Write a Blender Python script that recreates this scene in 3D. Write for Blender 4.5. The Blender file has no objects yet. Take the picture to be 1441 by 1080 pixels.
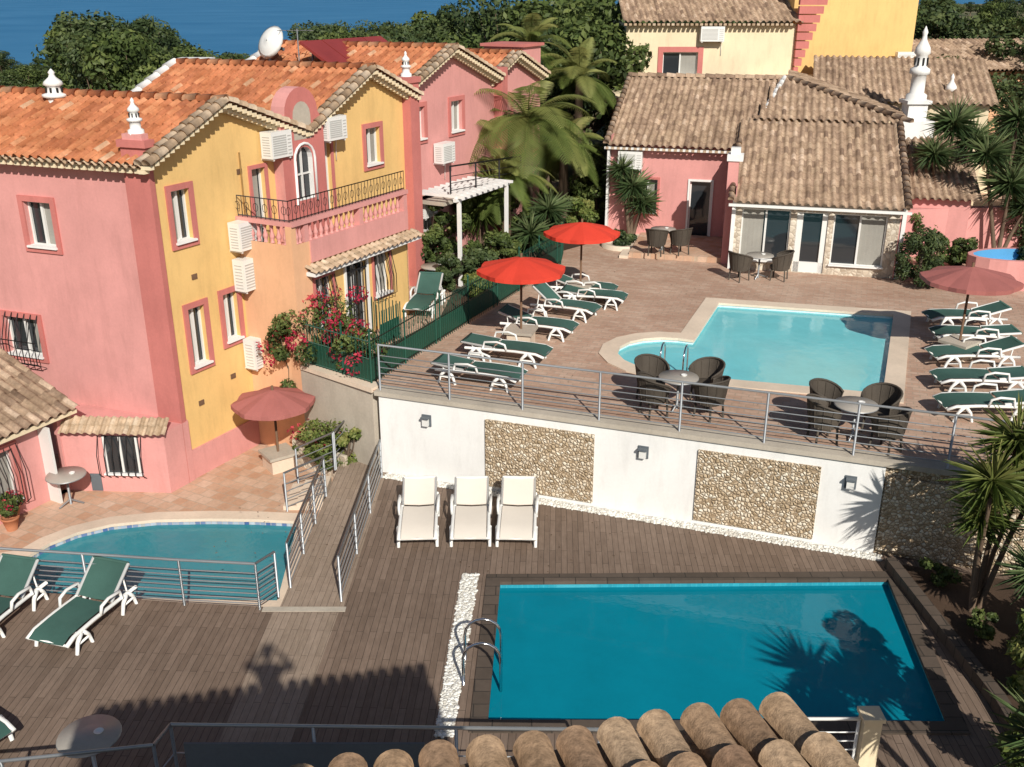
import bpy, bmesh, math, random
import numpy as np
from mathutils import Vector, Matrix
from mathutils.geometry import tessellate_polygon
random.seed(7); rng=np.random.default_rng(7)
V=Vector
scn=bpy.context.scene
# ------------------------------------------------------------------ materials
def nodes(name):
    m=bpy.data.materials.new(name); m.use_nodes=True
    nt=m.node_tree; b=nt.nodes['Principled BSDF']
    return m,nt,b
def N(nt,t,**k):
    n=nt.nodes.new(t)
    for a,v in k.items():
        if hasattr(n,a): setattr(n,a,v)
        else: n.inputs[a.replace('_',' ')].default_value=v
    return n
def ramp(nt,fac,stops):
    r=nt.nodes.new('ShaderNodeValToRGB'); e=r.color_ramp.elements
    while len(e)<len(stops): e.new(.5)
    for i,(p,c) in enumerate(stops):
        e[i].position=p; e[i].color=(c[0],c[1],c[2],1)
    nt.links.new(fac,r.inputs[0]); return r.outputs[0]
def mix(nt,fac,a,b,mode='MIX'):
    n=nt.nodes.new('ShaderNodeMix'); n.data_type='RGBA'; n.blend_type=mode
    for i,x in ((0,fac),(6,a),(7,b)):
        if hasattr(x,'links') or hasattr(x,'is_linked'): nt.links.new(x,n.inputs[i])
        else: n.inputs[i].default_value=x if i==0 else (x[0],x[1],x[2],1)
    return n.outputs[2]
def coords(nt,scale=(1,1,1),rot=0):
    g=nt.nodes.new('ShaderNodeNewGeometry'); mp=nt.nodes.new('ShaderNodeMapping')
    nt.links.new(g.outputs['Position'],mp.inputs[0]); mp.inputs['Scale'].default_value=scale
    mp.inputs['Rotation'].default_value=(0,0,rot); return mp.outputs[0]
def noise(nt,co,scale,detail=4,rough=.6):
    n=N(nt,'ShaderNodeTexNoise'); n.inputs['Scale'].default_value=scale
    n.inputs['Detail'].default_value=detail; n.inputs['Roughness'].default_value=rough
    nt.links.new(co,n.inputs['Vector']); return n.outputs['Fac']
def bump(nt,b,h,strength,dist=.02):
    n=N(nt,'ShaderNodeBump'); n.inputs['Strength'].default_value=strength; n.inputs['Distance'].default_value=dist
    nt.links.new(h,n.inputs['Height']); nt.links.new(n.outputs[0],b.inputs['Normal'])
def sc(c,k): return tuple(min(1,x*k) for x in c)
def basic(name,c,rough=.8,var=.15,ls=.7,fs=18,bs=.15,spec=.3,metal=0,stain=0):
    m,nt,b=nodes(name); co=coords(nt)
    a=ramp(nt,noise(nt,co,ls,5),[(.3,sc(c,1-var)),(.7,sc(c,1+var*.6))])
    k=ramp(nt,noise(nt,co,fs,3),[(.3,(1-var*.5,)*3),(.7,(1,1,1))])
    o=mix(nt,1.0,a,k,'MULTIPLY')
    if stain:
        co2=coords(nt,(2,2,.45)); s=ramp(nt,noise(nt,co2,1.6,7,.72),[(.48,(1,1,1)),(.8,(1-stain,1-stain*1.05,1-stain*1.1))])
        o=mix(nt,1.0,o,s,'MULTIPLY')
    nt.links.new(o,b.inputs['Base Color']); b.inputs['Roughness'].default_value=rough
    b.inputs['Specular IOR Level'].default_value=spec; b.inputs['Metallic'].default_value=metal
    if bs: bump(nt,b,noise(nt,co,fs*2.5,3),bs,.01)
    return m
def byrnd(name,stops,rough=.7,nz=.25,bs=.2,trans=0,fs=9,ls=None):
    m,nt,b=nodes(name); co=coords(nt)
    at=N(nt,'ShaderNodeAttribute'); at.attribute_name='rnd'
    c=ramp(nt,at.outputs['Fac'],stops)
    k=ramp(nt,noise(nt,co,fs,4,.7),[(.3,(1-nz,)*3),(.68,(1,1,1))])
    c=mix(nt,1.0,c,k,'MULTIPLY')
    if ls:
        k=ramp(nt,noise(nt,co,ls,5,.7),[(.38,(.55,.52,.47)),(.62,(1,1,1))]); c=mix(nt,.6,c,k,'MULTIPLY')
    nt.links.new(c,b.inputs['Base Color']); b.inputs['Roughness'].default_value=rough
    b.inputs['Specular IOR Level'].default_value=.25
    if bs: bump(nt,b,noise(nt,co,fs*4,3),bs,.01)
    if trans:
        t=N(nt,'ShaderNodeBsdfTranslucent'); nt.links.new(c,t.inputs[0]); ms=N(nt,'ShaderNodeMixShader')
        ms.inputs[0].default_value=trans; out=nt.nodes['Material Output']
        nt.links.new(b.outputs[0],ms.inputs[1]); nt.links.new(t.outputs[0],ms.inputs[2]); nt.links.new(ms.outputs[0],out.inputs[0])
    return m
def bricky(name,c1,c2,cm,bw,bh,rot,mortar=.01,rough=.75,off=.5,nz=.3,ls=.5,bs=.4,nzc=(.6,.6,.6),streak=None):
    m,nt,b=nodes(name); co=coords(nt,(1,1,1),rot)
    t=N(nt,'ShaderNodeTexBrick'); t.offset=off; nt.links.new(co,t.inputs['Vector'])
    t.inputs['Color1'].default_value=(*c1,1); t.inputs['Color2'].default_value=(*c2,1); t.inputs['Mortar'].default_value=(*cm,1)
    t.inputs['Scale'].default_value=1; t.inputs['Mortar Size'].default_value=mortar; t.inputs['Brick Width'].default_value=bw; t.inputs['Row Height'].default_value=bh
    t.inputs['Mortar Smooth'].default_value=.2
    k=ramp(nt,noise(nt,co,ls,6,.65),[(.3,nzc),(.7,(1.0,1.0,1.0))]); o=mix(nt,min(1,nz*2),t.outputs[0],k,'MULTIPLY')
    k2=ramp(nt,noise(nt,co,ls*12,4,.7),[(.3,(.78,.78,.78)),(.7,(1,1,1))]); o=mix(nt,.8,o,k2,'MULTIPLY')
    if streak:
        cs=coords(nt,streak,0)
        k3=ramp(nt,noise(nt,cs,3,5,.7),[(.3,(.68,.66,.64)),(.7,(1.0,1.0,1.0))]); o=mix(nt,.8,o,k3,'MULTIPLY')
    nt.links.new(o,b.inputs['Base Color']); b.inputs['Roughness'].default_value=rough; b.inputs['Specular IOR Level'].default_value=.3
    inv=N(nt,'ShaderNodeMath',operation='SUBTRACT'); inv.inputs[0].default_value=1; nt.links.new(t.outputs['Fac'],inv.inputs[1])
    bump(nt,b,inv.outputs[0],bs,.008)
    return m
def pebbles(name,stops,scale,mort,bs=.9):
    m,nt,b=nodes(name); co=coords(nt)
    v=N(nt,'ShaderNodeTexVoronoi'); v.inputs['Scale'].default_value=scale; nt.links.new(co,v.inputs['Vector'])
    sep=N(nt,'ShaderNodeSeparateColor'); nt.links.new(v.outputs['Color'],sep.inputs[0])
    c=ramp(nt,sep.outputs[0],stops)
    v2=N(nt,'ShaderNodeTexVoronoi'); v2.feature='DISTANCE_TO_EDGE'; v2.inputs['Scale'].default_value=scale; nt.links.new(co,v2.inputs['Vector'])
    e=ramp(nt,v2.outputs['Distance'],[(.02,(0,0,0)),(.13,(1,1,1))])
    o=mix(nt,e,mort,c); nt.links.new(o,b.inputs['Base Color']); b.inputs['Roughness'].default_value=.6
    h=ramp(nt,v2.outputs['Distance'],[(0,(0,0,0)),(.3,(1,1,1))]); bump(nt,b,h,bs,.03)
    return m
def water(name,tint,deep,ripple=5,bs=.25,mx=.35):
    m,nt,b=nodes(name); nt.nodes.remove(b); out=nt.nodes['Material Output']; co=coords(nt)
    tr=N(nt,'ShaderNodeBsdfTransparent'); tr.inputs[0].default_value=(*tint,1)
    df=N(nt,'ShaderNodeBsdfDiffuse'); df.inputs[0].default_value=(*deep,1)
    nt.links.new(ramp(nt,noise(nt,co,1.1,6,.7),[(.3,sc(deep,.86)),(.7,deep)]),df.inputs[0])
    gl=N(nt,'ShaderNodeBsdfGlossy'); gl.inputs['Roughness'].default_value=.03
    bp=N(nt,'ShaderNodeBump'); bp.inputs['Strength'].default_value=bs; bp.inputs['Distance'].default_value=.03
    nt.links.new(noise(nt,co,ripple,3,.5),bp.inputs['Height'])
    fr=N(nt,'ShaderNodeFresnel'); fr.inputs[0].default_value=1.33
    nt.links.new(bp.outputs[0],fr.inputs['Normal']); nt.links.new(bp.outputs[0],gl.inputs['Normal'])
    m1=N(nt,'ShaderNodeMixShader'); m1.inputs[0].default_value=mx
    nt.links.new(tr.outputs[0],m1.inputs[1]); nt.links.new(df.outputs[0],m1.inputs[2])
    m2=N(nt,'ShaderNodeMixShader'); nt.links.new(fr.outputs[0],m2.inputs[0]); nt.links.new(m1.outputs[0],m2.inputs[1]); nt.links.new(gl.outputs[0],m2.inputs[2])
    nt.links.new(m2.outputs[0],out.inputs[0]); return m
PINK=basic('pink_stucco',(.67,.315,.295),stain=.16,var=.12)
PINKD=basic('rose_trim',(.56,.19,.17),stain=.15,var=.15)
PEACH=basic('peach_stucco',(.76,.44,.26),stain=.15,var=.1)
YEL=basic('yellow_stucco',(.77,.51,.205),stain=.18,var=.09)
CREAM=basic('cream_stucco',(.78,.66,.46),stain=.2,var=.1)
WHITE=basic('white_stucco',(.80,.80,.79),stain=.14,var=.07)
WPL=basic('white_plastic',(.77,.77,.75),rough=.35,var=.04,bs=0,spec=.5)
TBT=basic('stone_table_top',(.38,.35,.31),rough=.4,var=.15,bs=0,spec=.5)
ACG=basic('unit_grille',(.50,.50,.48),rough=.6,var=.1,bs=0)
ALU=basic('white_aluminium',(.72,.72,.70),rough=.4,var=.05,bs=0,spec=.5)
STEEL=basic('galvanised_steel',(.38,.40,.42),rough=.4,var=.15,bs=.05,metal=.6)
CHROME=basic('chrome',(.7,.72,.75),rough=.12,var=.03,bs=0,metal=1)
IRON=basic('black_iron',(.02,.02,.022),rough=.5,var=.2)
GREENI=basic('green_fence_paint',(.012,.065,.042),rough=.5,var=.2)
GREENF=basic('green_mesh_fabric',(.05,.12,.10),rough=.8,var=.28,fs=60)
WFAB=basic('cream_mesh_fabric',(.74,.68,.60),rough=.85,var=.08,fs=60)
RED=basic('red_canvas',(.66,.055,.03),rough=.8,var=.14,fs=40)
BRED=basic('faded_maroon_canvas',(.40,.14,.125),rough=.8,var=.18,fs=40)
WICK=basic('dark_wicker',(.09,.075,.06),rough=.7,var=.4,fs=50,bs=.8)
GRAY=basic('grey_panel',(.12,.14,.16),rough=.5,var=.15)
DARK=basic('dark_interior',(.02,.02,.02),rough=.6,var=.3)
CONC=basic('concrete',(.48,.43,.36),var=.2,stain=.15)
COPE=basic('pool_coping_stone',(.70,.58,.46),var=.17)
DSTONE=bricky('dark_stone_coping',(.09,.07,.055),(.13,.10,.08),(.04,.035,.03),.6,.3,0)
SOIL=basic('garden_soil',(.08,.05,.033),var=.4,fs=14,bs=.8)
BARK=basic('bark',(.16,.11,.075),var=.4,fs=25,bs=.9)
WOODP=basic('umbrella_pole_wood',(.17,.10,.06),var=.2)
CURT=basic('curtain_fabric',(.32,.31,.28),var=.2,fs=30)
BLUEP=basic('blue_paint',(.10,.35,.62),var=.1)
POT=basic('terracotta_pot',(.45,.18,.09),var=.2)
SOLAR=basic('solar_collector',(.28,.045,.04),rough=.35,var=.2)
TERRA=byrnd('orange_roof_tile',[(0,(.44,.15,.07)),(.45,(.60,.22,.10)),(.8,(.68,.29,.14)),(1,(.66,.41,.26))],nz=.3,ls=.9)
TOLD=byrnd('weathered_roof_tile',[(0,(.26,.175,.125)),(.4,(.44,.31,.22)),(.75,(.56,.41,.29)),(1,(.66,.50,.38))],nz=.42,ls=1.3)
TEDGE=byrnd('buff_tile_trim',[(0,(.45,.32,.21)),(.5,(.63,.47,.33)),(1,(.70,.56,.42))],nz=.35,ls=2)
TNEAR=byrnd('foreground_roof_tile',[(0,(.27,.17,.11)),(.5,(.44,.30,.19)),(1,(.56,.42,.29))],nz=.6,ls=5,fs=22,bs=.6)
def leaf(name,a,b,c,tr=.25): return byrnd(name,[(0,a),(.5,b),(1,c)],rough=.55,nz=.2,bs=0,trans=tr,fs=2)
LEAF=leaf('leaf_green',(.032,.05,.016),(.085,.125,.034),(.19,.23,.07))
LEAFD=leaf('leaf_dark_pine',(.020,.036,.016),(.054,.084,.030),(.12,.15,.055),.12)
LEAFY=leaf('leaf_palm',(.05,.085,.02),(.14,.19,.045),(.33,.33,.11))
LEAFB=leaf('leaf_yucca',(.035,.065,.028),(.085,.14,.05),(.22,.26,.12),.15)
FLOW=byrnd('bougainvillea_flower',[(0,(.35,.02,.06)),(.5,(.6,.04,.09)),(1,(.7,.12,.12))],bs=0,trans=.3)
PEBW=byrnd('white_pebble',[(0,(.50,.47,.41)),(.5,(.74,.73,.68)),(1,(.84,.84,.81))],nz=.1,bs=0)
PEBP=pebbles('pebble_cladding',[(0,(.34,.25,.15)),(.35,(.56,.44,.30)),(.7,(.68,.58,.44)),(1,(.80,.74,.62))],14,(.32,.23,.145))
STONEW=pebbles('stone_cladding',[(0,(.42,.35,.27)),(.5,(.56,.48,.38)),(1,(.68,.62,.52))],7,(.46,.39,.31),.5)
DA=math.radians(2.5)
DECK=bricky('wood_plank_deck',(.215,.155,.118),(.285,.21,.163),(.085,.062,.048),1.2,.115,math.pi/2+DA,mortar=.005,off=.37,nz=.22,ls=.35,streak=(9,.9,1))
PATH=bricky('light_plank_deck',(.36,.28,.215),(.42,.33,.26),(.20,.15,.115),1.2,.115,math.pi/2+DA,mortar=.005,off=.4,nz=.25,ls=.5,streak=(8,.8,1))
PAVE=bricky('terracotta_paving',(.53,.345,.255),(.61,.45,.35),(.46,.36,.28),.30,.15,.33,mortar=.012,nz=.42,ls=.7,nzc=(.70,.62,.58))
PATIO=bricky('patio_paving',(.58,.36,.24),(.68,.50,.38),(.53,.42,.32),.3,.3,.5,mortar=.012,nz=.4,ls=.8,nzc=(.76,.68,.62))
POOLT=bricky('pool_mosaic',(.68,.88,.91),(.74,.92,.94),(.78,.92,.93),.10,.10,.38,mortar=.008,off=0,nz=.16,ls=.8,bs=.1,nzc=(.72,.82,.86))
POOLD=bricky('pool_mosaic_blue',(.02,.32,.44),(.03,.38,.50),(.06,.42,.54),.10,.10,0,mortar=.006,off=0,nz=.2,ls=.8,bs=.1)
POOLK=bricky('pool_mosaic_teal',(.26,.60,.66),(.38,.72,.78),(.45,.74,.78),.12,.12,0,mortar=.01,off=0,nz=.5,ls=1.6,bs=.1,nzc=(.5,.66,.72))
BAND=bricky('blue_pool_band',(.05,.13,.36),(.55,.62,.70),(.5,.5,.5),.12,.12,0,off=0)
WATU=water('clear_pool_water',(.93,1.0,1.0),(.27,.88,.97),5,.2,.68)
WATD=water('deep_pool_water',(.10,.75,.88),(.003,.35,.50),4,.12,.6)
WATK=water('kidney_pool_water',(.74,.96,.98),(.08,.46,.56),6,.5,.55)
m,nt,b=nodes('window_glass'); b.inputs['Base Color'].default_value=(.025,.03,.035,1); b.inputs['Roughness'].default_value=.06; b.inputs['Specular IOR Level'].default_value=.7
co=coords(nt); bump(nt,b,noise(nt,co,1.5,2),.05,.02); GLASS=m
m,nt,b=nodes('sea_water'); co=coords(nt,(1,1,1)); 
nt.links.new(ramp(nt,noise(nt,co,.01,5),[(.3,(.03,.15,.31)),(.7,(.055,.20,.38))]),b.inputs['Base Color']); b.inputs['Roughness'].default_value=.6; b.inputs['Specular IOR Level'].default_value=.08
bump(nt,b,noise(nt,co,.4,4),.4,.5); SEA=m
m,nt,b=nodes('scrub_ground'); co=coords(nt)
nt.links.new(ramp(nt,noise(nt,co,.12,6,.7),[(.3,(.055,.07,.03)),(.5,(.13,.125,.06)),(.7,(.30,.24,.16))]),b.inputs['Base Color']); b.inputs['Roughness'].default_value=.95
bump(nt,b,noise(nt,co,2,5),.8,.3); GROUND=m
# ------------------------------------------------------------------ mesh builder
class MB:
    def __init__(s): s.v=[];s.f=[];s.fm=[];s.r=[];s.sm=[];s.mats=[];s.X=Matrix.Identity(4)
    def mi(s,m):
        if m not in s.mats: s.mats.append(m)
        return s.mats.index(m)
    def add(s,vs,fs,mat,smooth=False,rnd=None):
        o=len(s.v); X=s.X; s.v+= [tuple(X@V(p)) for p in vs]; k=s.mi(mat)
        for i,f in enumerate(fs):
            s.f.append([o+a for a in f]); s.fm.append(k); s.sm.append(smooth)
            s.r.append(random.random() if rnd is None else (rnd[i] if hasattr(rnd,'__len__') else rnd))
    def box(s,c,d,mat,rz=0,M=None):
        x,y,z=d[0]/2,d[1]/2,d[2]/2
        vs=[V((a*x,b_*y,e*z)) for a in(-1,1) for b_ in(-1,1) for e in(-1,1)]
        R=M or Matrix.Rotation(rz,4,'Z'); vs=[(R@p)+V(c) for p in vs]
        s.add(vs,[(0,1,3,2),(4,6,7,5),(0,4,5,1),(2,3,7,6),(0,2,6,4),(1,5,7,3)],mat)
    def bb(s,a,b,mat): s.box([(a[i]+b[i])/2 for i in range(3)],[abs(b[i]-a[i]) for i in range(3)],mat)
    def tube(s,pts,r,mat,n=6,caps=True):
        pts=[V(p) for p in pts]; L=len(pts); rs=r if hasattr(r,'__len__') else [r]*L
        vs=[];fs=[]
        for i,p in enumerate(pts):
            t=(pts[min(i+1,L-1)]-pts[max(i-1,0)]).normalized()
            a=t.orthogonal().normalized() if i==0 else (a-t*a.dot(t)).normalized()
            bq=t.cross(a)
            for k in range(n):
                q=2*math.pi*k/n; vs.append(p+(a*math.cos(q)+bq*math.sin(q))*rs[i])
        for i in range(L-1):
            for k in range(n): fs.append((i*n+k,i*n+(k+1)%n,(i+1)*n+(k+1)%n,(i+1)*n+k))
        if caps: fs+=[tuple(range(n)),tuple(range((L-1)*n,L*n))]
        s.add(vs,fs,mat,True)
    def lathe(s,prof,c,mat,n=14,smooth=True):
        vs=[];fs=[];c=V(c)
        for r,z in prof:
            for k in range(n): q=2*math.pi*k/n; vs.append(c+V((r*math.cos(q),r*math.sin(q),z)))
        for i in range(len(prof)-1):
            for k in range(n): fs.append((i*n+k,i*n+(k+1)%n,(i+1)*n+(k+1)%n,(i+1)*n+k))
        fs+=[tuple(range(n)),tuple(range((len(prof)-1)*n,len(prof)*n))]
        s.add(vs,fs,mat,smooth)
    def poly(s,outer,holes,z,mat,fn=None):
        L=[[V((a,b_,0)) for a,b_ in outer]]+[[V((a,b_,0)) for a,b_ in h] for h in holes]
        T=tessellate_polygon(L); flat=[p for l in L for p in l]; T2=[]
        for t in T:
            a,b_,c=(flat[i] for i in t); cr=(b_-a).cross(c-a).z
            T2.append(tuple(t) if cr>0 else (t[0],t[2],t[1]))
        fn=fn or (lambda a,b_:(a,b_,z)); s.add([fn(p.x,p.y) for p in flat],T2,mat)
    def prism(s,pl,z0,z1,mat,top=True):
        n=len(pl); vs=[(a,b_,z0) for a,b_ in pl]+[(a,b_,z1) for a,b_ in pl]
        s.add(vs,[(i,(i+1)%n,n+(i+1)%n,n+i) for i in range(n)],mat)
        if top: s.poly(pl,[],z1,mat)
    def obj(s,name,parent=None):
        me=bpy.data.meshes.new(name); me.from_pydata(s.v,[],s.f); me.update()
        for m in s.mats: me.materials.append(m)
        me.polygons.foreach_set('material_index',s.fm); me.polygons.foreach_set('use_smooth',s.sm)
        a=me.attributes.new('rnd','FLOAT','FACE'); a.data.foreach_set('value',s.r)
        ob=bpy.data.objects.new(name,me); scn.collection.objects.link(ob)
        if parent: ob.parent=parent
        return ob
def empty(name,loc=(0,0,0)):
    e=bpy.data.objects.new(name,None); e.location=loc; scn.collection.objects.link(e); return e
def frame(o,x,y):
    M=Matrix.Identity(4); z=V((0,0,1))
    for i in range(3): M[i][0]=x[i];M[i][1]=y[i];M[i][2]=z[i];M[i][3]=o[i]
    return M
def place(name,mesh,loc,rz=0,s=1,parent=None):
    ob=bpy.data.objects.new(name,mesh); ob.location=loc; ob.rotation_euler=(0,0,rz); ob.scale=(s,s,s) if not hasattr(s,'__len__') else s
    scn.collection.objects.link(ob)
    if parent: ob.parent=parent
    return ob
def offset(pl,d):
    n=len(pl); A=sum(pl[i][0]*pl[(i+1)%n][1]-pl[(i+1)%n][0]*pl[i][1] for i in range(n)); sg=1 if A>0 else -1; o=[]
    for i in range(n):
        p0,p1,p2=V(pl[i-1]),V(pl[i]),V(pl[(i+1)%n]); a=(p1-p0).normalized(); b_=(p2-p1).normalized()
        na=V((a.y,-a.x))*sg; nb=V((b_.y,-b_.x))*sg; m_=(na+nb)/max(.35,1+na.dot(nb)); q=p1+m_*d; o.append((q.x,q.y))
    return o
# ------------------------------------------------------------------ roof tiles
PR=[(0,0),(.08,.55),(.2,.92),(.3,1),(.4,.92),(.52,.55),(.6,0),(.8,-.35)]
def tiles(mb,O,E,U,W,L,mat,tw=.23,course=.40,r=.065,clip=None):
    O=V(O);E=V(E).normalized();U=V(U).normalized();Nn=E.cross(U)
    if Nn.z<0: Nn=-Nn
    nc=max(1,round(W/tw)); tw=W/nc; nr=max(1,round(L/course)); course=L/nr
    np_=len(PR); vs=[];fs=[];rn=[]
    cols=nc*np_+1
    st=random.getstate()
    for j in range(nr):
        for e in (0,1):
            for i in range(cols):
                k=i%np_; c=i//np_; t,h=PR[k]
                random.seed(c*131+j*17); jt=(random.random()-.5)*.022; ju=(random.random()-.5)*.012
                p=O+E*((c+t)*tw+ju)+U*((j+e)*course+(jt if e==0 else 0))+Nn*(h*r+(.030+jt*.5 if e==0 else 0))
                vs.append(p)
    random.setstate(st)
    cr={}
    for j in range(nr):
        a0=(2*j)*cols; a1=a0+cols; a2=a1+cols
        for i in range(cols-1):
            c=i//np_; x=(c+.4)*tw; y=(j+.5)*course
            if clip and not clip(x,y): continue
            key=(c,j,i%np_>=6)
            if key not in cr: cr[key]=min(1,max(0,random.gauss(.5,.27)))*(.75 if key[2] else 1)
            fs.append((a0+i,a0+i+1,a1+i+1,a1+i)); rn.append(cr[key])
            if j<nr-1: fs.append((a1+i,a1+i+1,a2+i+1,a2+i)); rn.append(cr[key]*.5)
    mb.add(vs,fs,mat,True,rn)
def ridge(mb,P0,P1,mat,r=.09,seg=.38,n=6):
    P0=V(P0);P1=V(P1);d=P1-P0;L=d.length;d.normalize();k=max(1,round(L/seg));seg=L/k
    side=d.cross(V((0,0,1))).normalized(); up=side.cross(d)
    for j in range(k):
        a=P0+d*(j*seg-.02)+up*.0; b_=P0+d*((j+1)*seg); vs=[]
        for p,rr,lift in ((a,r*1.08,.02),(b_,r*.9,0)):
            for i in range(n+1):
                q=math.pi*(-.08+1.16*i/n); vs.append(p+side*math.cos(q)*rr+up*(math.sin(q)*rr+lift))
        fs=[(i,i+1,n+2+i,n+1+i) for i in range(n)]+[tuple(range(n+1))]
        mb.add(vs,fs,mat,True,random.random())
# ------------------------------------------------------------------ windows & walls
def wall(mb,outline,holes,mat,y=0,reveal=.16,rmat=None):
    H=[[(a,c),(b_,c),(b_,d),(a,d)] for a,b_,c,d in holes]
    mb.poly(outline,H,0,mat,lambda a,b_:(a,y,b_))
    for h in H:
        for i in range(4):
            p,q=h[i],h[(i+1)%4]; mb.add([(p[0],y,p[1]),(q[0],y,q[1]),(q[0],y-reveal,q[1]),(p[0],y-reveal,p[1])],[(0,1,2,3)],rmat or mat)
def window(mb,a,b_,c,d,y=0,trim=PINKD,mull=1,curtain=.5,tw=.13,sill=True,fr=ALU,reveal=.16):
    yb=y-reveal
    mb.bb((a-.02,yb-.02,c-.02),(b_+.02,yb-.01,d+.02),GLASS)
    g=.045
    for q in (((a,yb,c),(a+g,yb+.05,d)),((b_-g,yb,c),(b_,yb+.05,d)),((a+g,yb,c),(b_-g,yb+.05,c+g)),((a+g,yb,d-g),(b_-g,yb+.05,d))): mb.bb(q[0],q[1],fr)
    for i in range(mull):
        x=a+(b_-a)*(i+1)/(mull+1); mb.bb((x-.03,yb,c+g),(x+.03,yb+.06,d-g),fr)
    if curtain>0:
        n=14; x0=a+(b_-a)*(1-curtain) if random.random()<.5 else a; w_=(b_-a)*curtain; vs=[]
        for i in range(n+1):
            yy=yb-.004+.006*math.sin(i*2.4); x=x0+w_*i/n; vs+=[(x,yy,c+.03),(x,yy,d-.03)]
        mb.add(vs,[(2*i,2*i+2,2*i+3,2*i+1) for i in range(n)],CURT,True)
    if trim:
        t=tw;p=.045
        for q in (((a-t,y,c-t),(a-.002,y+p,d+t)),((b_+.002,y,c-t),(b_+t,y+p,d+t)),((a-.002,y,d+.002),(b_+.002,y+p,d+t)),((a-.002,y,c-t),(b_+.002,y+p,c-.002))): mb.bb(q[0],q[1],trim)
    if sill: mb.bb((a-.03,y-.1,c-.02),(b_+.03,y+.10,c+.025),WHITE)
def ac(mb,a,b_,c,d,y=0):
    mb.bb((a,y+.06,c),(b_,y+.40,d),WPL)
    for k in range(9): z=c+.07+k*(d-c-.14)/9; mb.bb((a+.05,y+.40,z),(a+(b_-a)*.72,y+.408,z+.03),ACG)
    for k in range(6): mb.bb((a+(b_-a)*.78,y+.40,c+.06+k*(d-c-.12)/6),(b_-.04,y+.408,c+.085+k*(d-c-.12)/6),ACG)
    for k in range(8): mb.bb((a-.006,y+.12,c+.07+k*(d-c-.14)/8),(a,y+.34,c+.09+k*(d-c-.14)/8),ACG)
    mb.bb((a+.05,y,c-.05),(a+.09,y+.38,c-.003),ALU); mb.bb((b_-.09,y,c-.05),(b_-.05,y+.38,c-.003),ALU)
    mb.tube([(b_-.06,y+.08,c),(b_-.04,y+.03,c-.25),(b_-.04,y+.02,c-.6)],.015,WPL,5)
def baluster(mb,x,y,z,h,mat):
    pr=[(.05,0),(.05,.06),(.03,.09),(.055,.25),(.065,.35),(.03,.6),(.028,.75),(.045,.85),(.045,1)]
    mb.lathe([(r,q*h) for r,q in pr],(x,y,z),mat,8)
def rail(mb,pts,h=1.0,sp=1.5,bars=5,mat=STEEL,slope=False):
    pts=[V(p) for p in pts]
    for a,b_ in zip(pts[:-1],pts[1:]):
        L=(b_-a).length; n=max(1,round(L/sp)); u=V((0,0,1))
        for i in range(n+1): p=a.lerp(b_,i/n); mb.tube([p,p+u*h],.026,mat,6)
        mb.tube([a+u*h,b_+u*h],.026,mat,6)
        for k in range(bars): z=h*(.12+.78*k/(bars-.0)); mb.tube([a+u*z,b_+u*z],.012,mat,5,False)
# ------------------------------------------------------------------ ground, terrace, deck
C0=V((-7.59,21.10)); a1=math.radians(28.5); d1=V((math.sin(a1),math.cos(a1))); n1=V((d1.y,-d1.x))
a0=math.radians(70); d0=V((-math.sin(a0),math.cos(a0)))
lp=[(-.25,16.08),(7.15,16.18),(6.66,12.18),(-.40,12.22)]
up=[(5.93,27.48),(10.61,26.35),(8.29,20.52),(4.77,21.47),(4.1,21.66),(3.5,21.9),(3.0,22.25),(2.7,22.7),(2.58,23.2),(2.7,23.7),(3.0,24.09),(3.4,24.33),(3.87,24.43),(4.3,24.36),(4.66,24.2)]
kp=[(-11.5,16.2),(-11.2,17.2),(-9.95,17.6),(-9.7,18.15),(-9.3,18.6),(-8.7,18.95),(-7.8,19.15),(-6.6,19.2),(-5.6,19.17),(-4.65,19.08),(-4.55,18),(-4.42,16.0)]
wd=V((9,-3.17)).normalized(); wo=V((-2.98,20.68)); wn=V((wd.y,-wd.x))
if wn.y>0: wn=-wn
def WL(s,o=0): p=wo+wd*s+wn*o; return (p.x,p.y)
mb=MB(); mb.poly([(-14,16.5),(-9.55,15.83),(-5.95,15.41),(-4.2,15.25),(-3.05,15.25),(-3.05,21.2),WL(.1,-.2),WL(14,-.2),(20,14),(20,5),(-14,5)],[offset(lp,.1)],0,DECK)
mb.add([(-14,16.5,0),(-9.55,15.83,0),(-5.95,15.41,0),(-4.2,15.25,0),(-4.2,15.25,-.9),(-5.95,15.41,-.9),(-9.55,15.83,-.9),(-14,16.5,-.9)],[(0,1,6,7),(1,2,5,6),(2,3,4,5)],CONC)
mb.obj('wooden_deck')
mb=MB(); mb.prism([(-4.2,15.25),(-3.05,15.25),(-2.9,21.3),(-4.05,21.9)],-.6,.006,PATH)
mb.poly([(-4.38,12.9-2.5),(-3.35,10.4),(-3.11,15.1),(-4.3,15.1)],[],.005,PATH); mb.bb((-4.5,15.12,-.1),(-3.0,15.26,.014),CONC); mb.obj('deck_walkway')
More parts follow.
